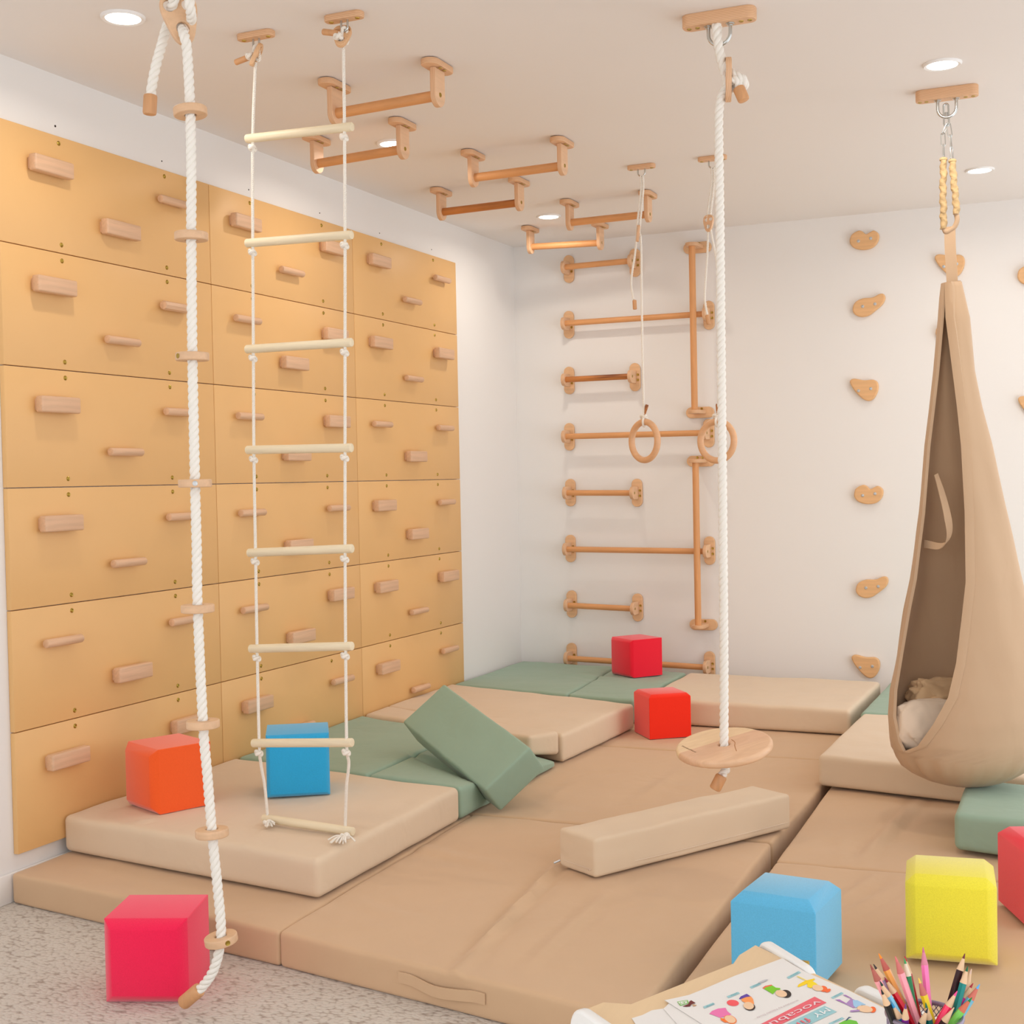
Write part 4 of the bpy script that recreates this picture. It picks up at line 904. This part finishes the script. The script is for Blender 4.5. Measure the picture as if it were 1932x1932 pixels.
SKIN, TEAL, RED = (244, 206, 168), (160, 208, 214), (238, 106, 118)
z1_ = lambda x, y: (1400 + x * 0.14493, 1780 + y * 0.14493)      # notes taken from two enlarged views
z0_ = lambda x, y: (1180 + x * 0.13458, 1780 + y * 0.13458)
Pz = lambda zf, *pp_: [zf(*p) for p in pp_]
fig('red_banner', [(Pz(z1_, (945, 692), (1100, 770), (180 - 190, 1049 + 250), (-130, 1240)), RED)])
fig('blue_banner', [(Pz(z1_, (1075, 812), (1235, 888), (300, 1330), (130, 1260)), TEAL)])
fig('word_tag', [(Pz(z0_, (1088, 885), (1230, 828), (1255, 850), (1110, 912)), TEAL)])
fig('word_tag', [(Pz(z0_, (1420, 740), (1580, 678), (1606, 700), (1445, 766)), TEAL)])
fig('word_tag', [(Pz(z0_, (1740, 608), (1880, 548), (1905, 572), (1765, 632)), TEAL)])
fig('word_tag', [(Pz(z1_, (580, 440), (735, 358), (768, 378), (610, 460)), TEAL)])
fig('word_tag', [(Pz(z1_, (1155, 702), (1295, 632), (1325, 650), (1185, 720)), TEAL)])
fig('word_tag', [(Pz(z1_, (1125, 1040), (1300, 960), (1335, 976), (1160, 1056)), TEAL)])
fig('picture_of_child', [(Pz(z0_, (1175, 985), (1215, 945), (1300, 912), (1405, 902), (1430, 950), (1485, 995), (1400, 1020), (1330, 1042), (1250, 1010)), (240, 122, 180)), (ell(*z0_(1470, 1065), 12.5, 7.5, 0.35), (255, 126, 40)), (ell(*z0_(1468, 1062), 11, 6.6, 0.35), SKIN), (Pz(z0_, (1330, 1042), (1385, 1055), (1440, 1100), (1400, 1110), (1340, 1075)), (255, 126, 40))])
fig('picture_of_child', [(ell(*z0_(1506, 833), 11.5, 5.8, 0.1), (248, 92, 98)), (Pz(z0_, (1595, 770), (1620, 740), (1700, 705), (1755, 740), (1690, 752), (1600, 782)), (94, 62, 168)), (Pz(z0_, (1620, 782), (1690, 752), (1760, 742), (1790, 780), (1805, 850), (1730, 850), (1640, 812)), (255, 160, 90)), (ell(*z0_(1740, 885), 11, 7.2, 0.2), (58, 36, 30)), (ell(*z0_(1728, 872), 10, 7.0, 0.2), SKIN)])
fig('picture_of_child', [(Pz(z1_, (265, 580), (300, 552), (385, 535), (395, 548), (310, 575), (285, 590)), (240, 110, 80)), (Pz(z1_, (285, 590), (310, 572), (395, 546), (440, 575), (495, 580), (500, 600), (450, 605), (420, 640), (400, 660), (370, 640), (320, 610)), (126, 206, 28)), (ell(*z1_(570, 655), 10.5, 7.4, 0.2), (48, 34, 30)), (ell(*z1_(510, 652), 11.2, 6.4, 0.2), SKIN), (ell(*z1_(272, 492), 10, 1.8, -0.35), (196, 196, 200))])
fig('picture_of_child', [(Pz(z1_, (720, 560), (740, 530), (820, 485), (940, 455), (950, 470), (900, 500), (800, 545), (735, 568)), (252, 214, 20)), (Pz(z1_, (850, 520), (920, 490), (960, 515), (990, 540), (930, 560), (900, 582), (850, 565)), (252, 222, 30)), (ell(*z1_(1060, 590), 7.6, 5.6, 0.2), (250, 110, 50)), (ell(*z1_(985, 578), 10.5, 5.6, 0.2), SKIN), (ell(*z1_(1120, 612), 5.4, 3.0, -0.4), (250, 110, 50)), (Pz(z1_, (705, 425), (735, 425), (845, 478), (835, 484)), (250, 226, 110))])
fig('picture_of_child', [(Pz(z1_, (1345, 790), (1420, 715), (1480, 740), (1440, 800), (1500, 830), (1450, 840)), (176, 140, 196)), (Pz(z1_, (1440, 735), (1500, 738), (1612, 795), (1560, 800), (1480, 835), (1450, 810)), (164, 206, 238)), (Pz(z1_, (1210, 730), (1270, 728), (1360, 780), (1350, 788)), (172, 120, 190)), (Pz(z1_, (1310, 668), (1350, 668), (1430, 712), (1420, 718)), (172, 120, 190)), (ell(*z1_(1700, 860), 6.4, 5.6, 0.1), (250, 110, 40)), (ell(*z1_(1600, 852), 15, 6.4, 0.15), SKIN), (Pz(z1_, (1410, 870), (1530, 862), (1530, 882), (1412, 890)), (178, 140, 200))])
fig('picture_of_child', [(Pz(z1_, (1260, 1040), (1340, 1000), (1400, 990), (1490, 1010), (1520, 1060), (1400, 1120), (1280, 1090)), (110, 200, 60)), (Pz(z1_, (1340, 1010), (1390, 955), (1430, 960), (1395, 968), (1370, 1000)), (40, 70, 110))])
fig('printed_logo', [(Pz(z0_, (725, 815), (870, 792), (890, 838), (770, 874)), (120, 196, 60)), (Pz(z0_, (738, 820), (862, 800), (878, 834), (776, 864)), (240, 240, 236)), (Pz(z0_, (800, 880), (880, 850), (900, 812), (920, 795), (985, 835), (960, 842), (930, 850), (905, 882), (850, 886)), (110, 34, 34)), (Pz(z0_, (930, 850), (1005, 862), (960, 885)), (204, 160, 120))])
def page_text(name, body, p0, p1, up, size_px, c, sx_=1.0):
    """lettering whose baseline runs p0 -> p1 in the photo and whose tops point along up"""
    a = pt(*p0, ZI + 0.0008); b_ = pt(*p1, ZI + 0.0008); u_ = pt(p0[0] + up[0], p0[1] + up[1], ZI + 0.0008) - a
    x_ = b_ - a
    me = text(body, None, 1.0); xs = [v.co.x for v in me.vertices]; ys = [v.co.y for v in me.vertices]; wd = max(xs) - min(xs)
    x0 = min(xs)
    for v in me.vertices: v.co = a + x_ * ((v.co.x - x0) / wd) + u_ * v.co.y
    return obj(name, me, ink(c), ps, 0)
page_text('heading_word', 'vocabulary', z1_(985, 735), z1_(-40, 1212), (15.5, 8.2), 1, (240, 214, 220))
page_text('heading_word', 'MY', z1_(1090, 838), z1_(905, 928), (15, 8), 1, (248, 248, 248))
page_text('heading_word', 'first', z1_(840, 960), z1_(480, 1150), (17, 9), 1, (238, 110, 122))
page_text('credit_line', 'Illustrated by Natalia Duda', z1_(722, 733), z1_(185, 960), (3.6, 2.2), 1, (196, 168, 176))
for wd_, a, b_ in (('sing', z0_(1235, 838), z0_(1130, 885)), ('play', z0_(1560, 690), z0_(1470, 728)), ('paint', z0_(1875, 556), z0_(1780, 600)), ('dance', z1_(725, 370), z1_(625, 425)), ('write', z1_(1285, 640), z1_(1200, 685)), ('run', z1_(1280, 972), z1_(1190, 1018))):
    page_text('tag_word', wd_, a, b_, (2.6, 1.9), 1, (96, 150, 160))
page_text('logo_word', 'LET', z0_(868, 806), z0_(745, 826), (2.2, 5.2), 1, (120, 196, 60))

# ------------------------------------------------------------------ pencil cup and pencils
CZ = 0.083
rimc = pt(1744, 1916.5, ZTB + CZ); RC = 0.0355
cupc = V((rimc.x, rimc.y, ZTB + 0.0006))
mesh_m = m_plain('painted_steel_mesh', (150, 140, 160), 0.35, 0.7)
cu = thing('pencil_cup', 'round wire mesh pencil cup full of coloured pencils', 'cup', cupc)
bm = bmesh.new(); NU, NV = 44, 22
vv = [[bm.verts.new(cupc + V((RC * math.cos(2 * PI * (i + 0.5 * (j % 2)) / NU), RC * math.sin(2 * PI * (i + 0.5 * (j % 2)) / NU), 0.002 + (CZ - 0.003) * j / NV))) for i in range(NU)] for j in range(NV + 1)]
for j in range(NV):
    for i in range(NU):
        a, b_ = vv[j][i], vv[j][(i + 1) % NU]; k = i + 1 if j % 2 else i; c = vv[j + 1][k % NU]; d = vv[j + 1][(k + 1) % NU] if j % 2 == 0 else vv[j + 1][(i + 1) % NU]
        bm.edges.get((a, c)) or bm.edges.new((a, c))
        k2 = i if j % 2 else i - 1
        c2 = vv[j + 1][k2 % NU]; bm.edges.get((a, c2)) or bm.edges.new((a, c2))
segs = [(e.verts[0].co.copy(), e.verts[1].co.copy()) for e in bm.edges]; bm.free()
bm = bmesh.new()
for a, b_ in segs: rod(bm, a, b_, 0.00045, 4)
obj('mesh_wall', bm, mesh_m, cu)
for z in (0.002, CZ):
    pts = [cupc + V((RC * math.cos(2 * PI * k / 64), RC * math.sin(2 * PI * k / 64), z)) for k in range(64)]
    bm = bmesh.new(); sweep(bm, pts, 0.0024 if z > 0.05 else 0.0015, 10, closed=True); obj('rim' if z > 0.05 else 'base_ring', bm, mesh_m, cu)
bm = bmesh.new(); lathe(bm, [(RC, 0), (RC, 0.001)], Matrix.Translation(cupc), 40); obj('base', bm, mesh_m, cu)
D0 = (rimc - CAM).dot(CF)
def pray(x, y, d): return CAM + ray(x, y) * d
PEN = [('salmon pink', (1642, 1820), (1662, 1855), (248, 168, 176), (150, 70, 60), -0.004, (176, 96, 84)), ('lavender', (1648, 1819), (1674, 1862), (168, 144, 178), (50, 40, 40), 0.010, None), ('pale blue with dark lead', (1660, 1851), (1680, 1886), (130, 196, 230), (30, 60, 50), -0.010, None), ('orange', (1658, 1799), (1702, 1890), (250, 172, 76), (250, 140, 20), 0.018, (190, 96, 84)),
       ('red', (1669, 1844), (1704, 1896), (214, 8, 40), (150, 20, 50), 0.004, None), ('dark green', (1664, 1857), (1700, 1920), (8, 40, 22), (20, 70, 50), -0.008, None), ('black', (1662.5, 1867), (1686, 1928), (14, 14, 14), (30, 30, 30), -0.018, None), ('light pink', (1689, 1804), (1728, 1920), (246, 158, 170), (216, 110, 110), 0.002, (200, 110, 104)),
       ('green', (1706.5, 1808), (1718, 1870), (12, 130, 74), (60, 160, 90), 0.012, (230, 214, 190)), ('dark red', (1707, 1804), (1727, 1895), (180, 8, 20), (190, 20, 30), 0.022, None), ('hot pink', (1741.5, 1787), (1750, 1880), (250, 124, 184), (200, 100, 140), 0.026, (214, 130, 150)), ('yellow', (1733, 1845), (1760, 1925), (236, 204, 24), (240, 200, 90), 0.0, (196, 110, 100)),
       ('teal with short tip', (1746.5, 1892), (1752, 1918), (0, 110, 100), (20, 110, 80), -0.012, None), ('dark brown with black lead', (1750.5, 1902), (1738, 1930), (48, 18, 24), (40, 40, 50), -0.024, None), ('purple', (1708.5, 1894), (1708, 1930), (120, 30, 136), (110, 60, 130), -0.026, None), ('tall dark brown', (1820.5, 1799), (1799, 1873), (44, 14, 20), (110, 40, 40), 0.016, None),
       ('tall teal', (1826, 1823), (1804, 1905), (0, 132, 126), (20, 100, 60), 0.006, None), ('beige', (1833, 1828), (1820, 1872), (226, 180, 150), (224, 190, 170), 0.016, None), ('magenta', (1836, 1855), (1802, 1912), (236, 24, 160), (180, 40, 60), 0.010, None), ('sky blue with reddish wood', (1848.5, 1857), (1826, 1890), (120, 188, 216), (90, 170, 230), 0.002, (206, 112, 96)),
       ('neon red', (1806, 1870), (1778, 1918), (255, 30, 92), (255, 80, 150), -0.006, None), ('lime green', (1834, 1882), (1788, 1930), (128, 212, 92), (10, 130, 50), -0.016, (206, 112, 84)), ('short dark brown', (1800, 1901), (1768, 1930), (50, 16, 20), (226, 190, 150), -0.022, None), ('blue', (1682, 1893), (1700, 1926), (30, 140, 196), (40, 150, 210), -0.014, None)]
pen_wood = m_plain('pencil_wood', (226, 190, 152), 0.7)
for nm, tp, p2, colr, lead, toff, wd_ in PEN:
    tipw = pray(tp[0], tp[1], D0 + toff)
    z_in = ZTB + 0.006
    # run on along the pencil until the cup floor, kept inside the cup
    best = None
    for k in range(1, 80):
        s = 1 + k * 0.06; x, y = tp[0] + (p2[0] - tp[0]) * s, tp[1] + (p2[1] - tp[1]) * s
        pb = pray(x, y, D0 + toff * -0.4)
        if pb.z <= z_in: best = pb; break
    if best is None: best = pb
    dv = V((best.x - cupc.x, best.y - cupc.y)); 
    if dv.length > RC - 0.007: dv = dv.normalized() * (RC - 0.007)
    best = V((cupc.x + dv.x, cupc.y + dv.y, z_in))
    m, l = along(best, tipw)
    t = thing('coloured_pencil', nm + ' coloured pencil standing in the mesh cup', 'pencil', best, 'coloured pencils in the mesh cup')
    rr = 0.0037; cone = 0.017
    bm = bmesh.new(); lathe(bm, [(rr, 0), (rr, l - cone)], m, 6); obj('barrel', bm, m_plain('lacquer_' + nm.replace(' ', '_'), colr, 0.3), t, 20)
    bm = bmesh.new(); lathe(bm, [(rr * 0.98, l - cone), (rr * 0.36, l - cone * 0.3)], m, 14); obj('sharpened_wood', bm, pen_wood if wd_ is None else m_plain('stained_wood_' + nm.replace(' ', '_'), wd_, 0.7), t)
    bm = bmesh.new(); lathe(bm, [(rr * 0.36, l - cone * 0.3), (rr * 0.1, l)], m, 10); obj('lead', bm, m_plain('lead_' + nm.replace(' ', '_'), lead, 0.6), t)
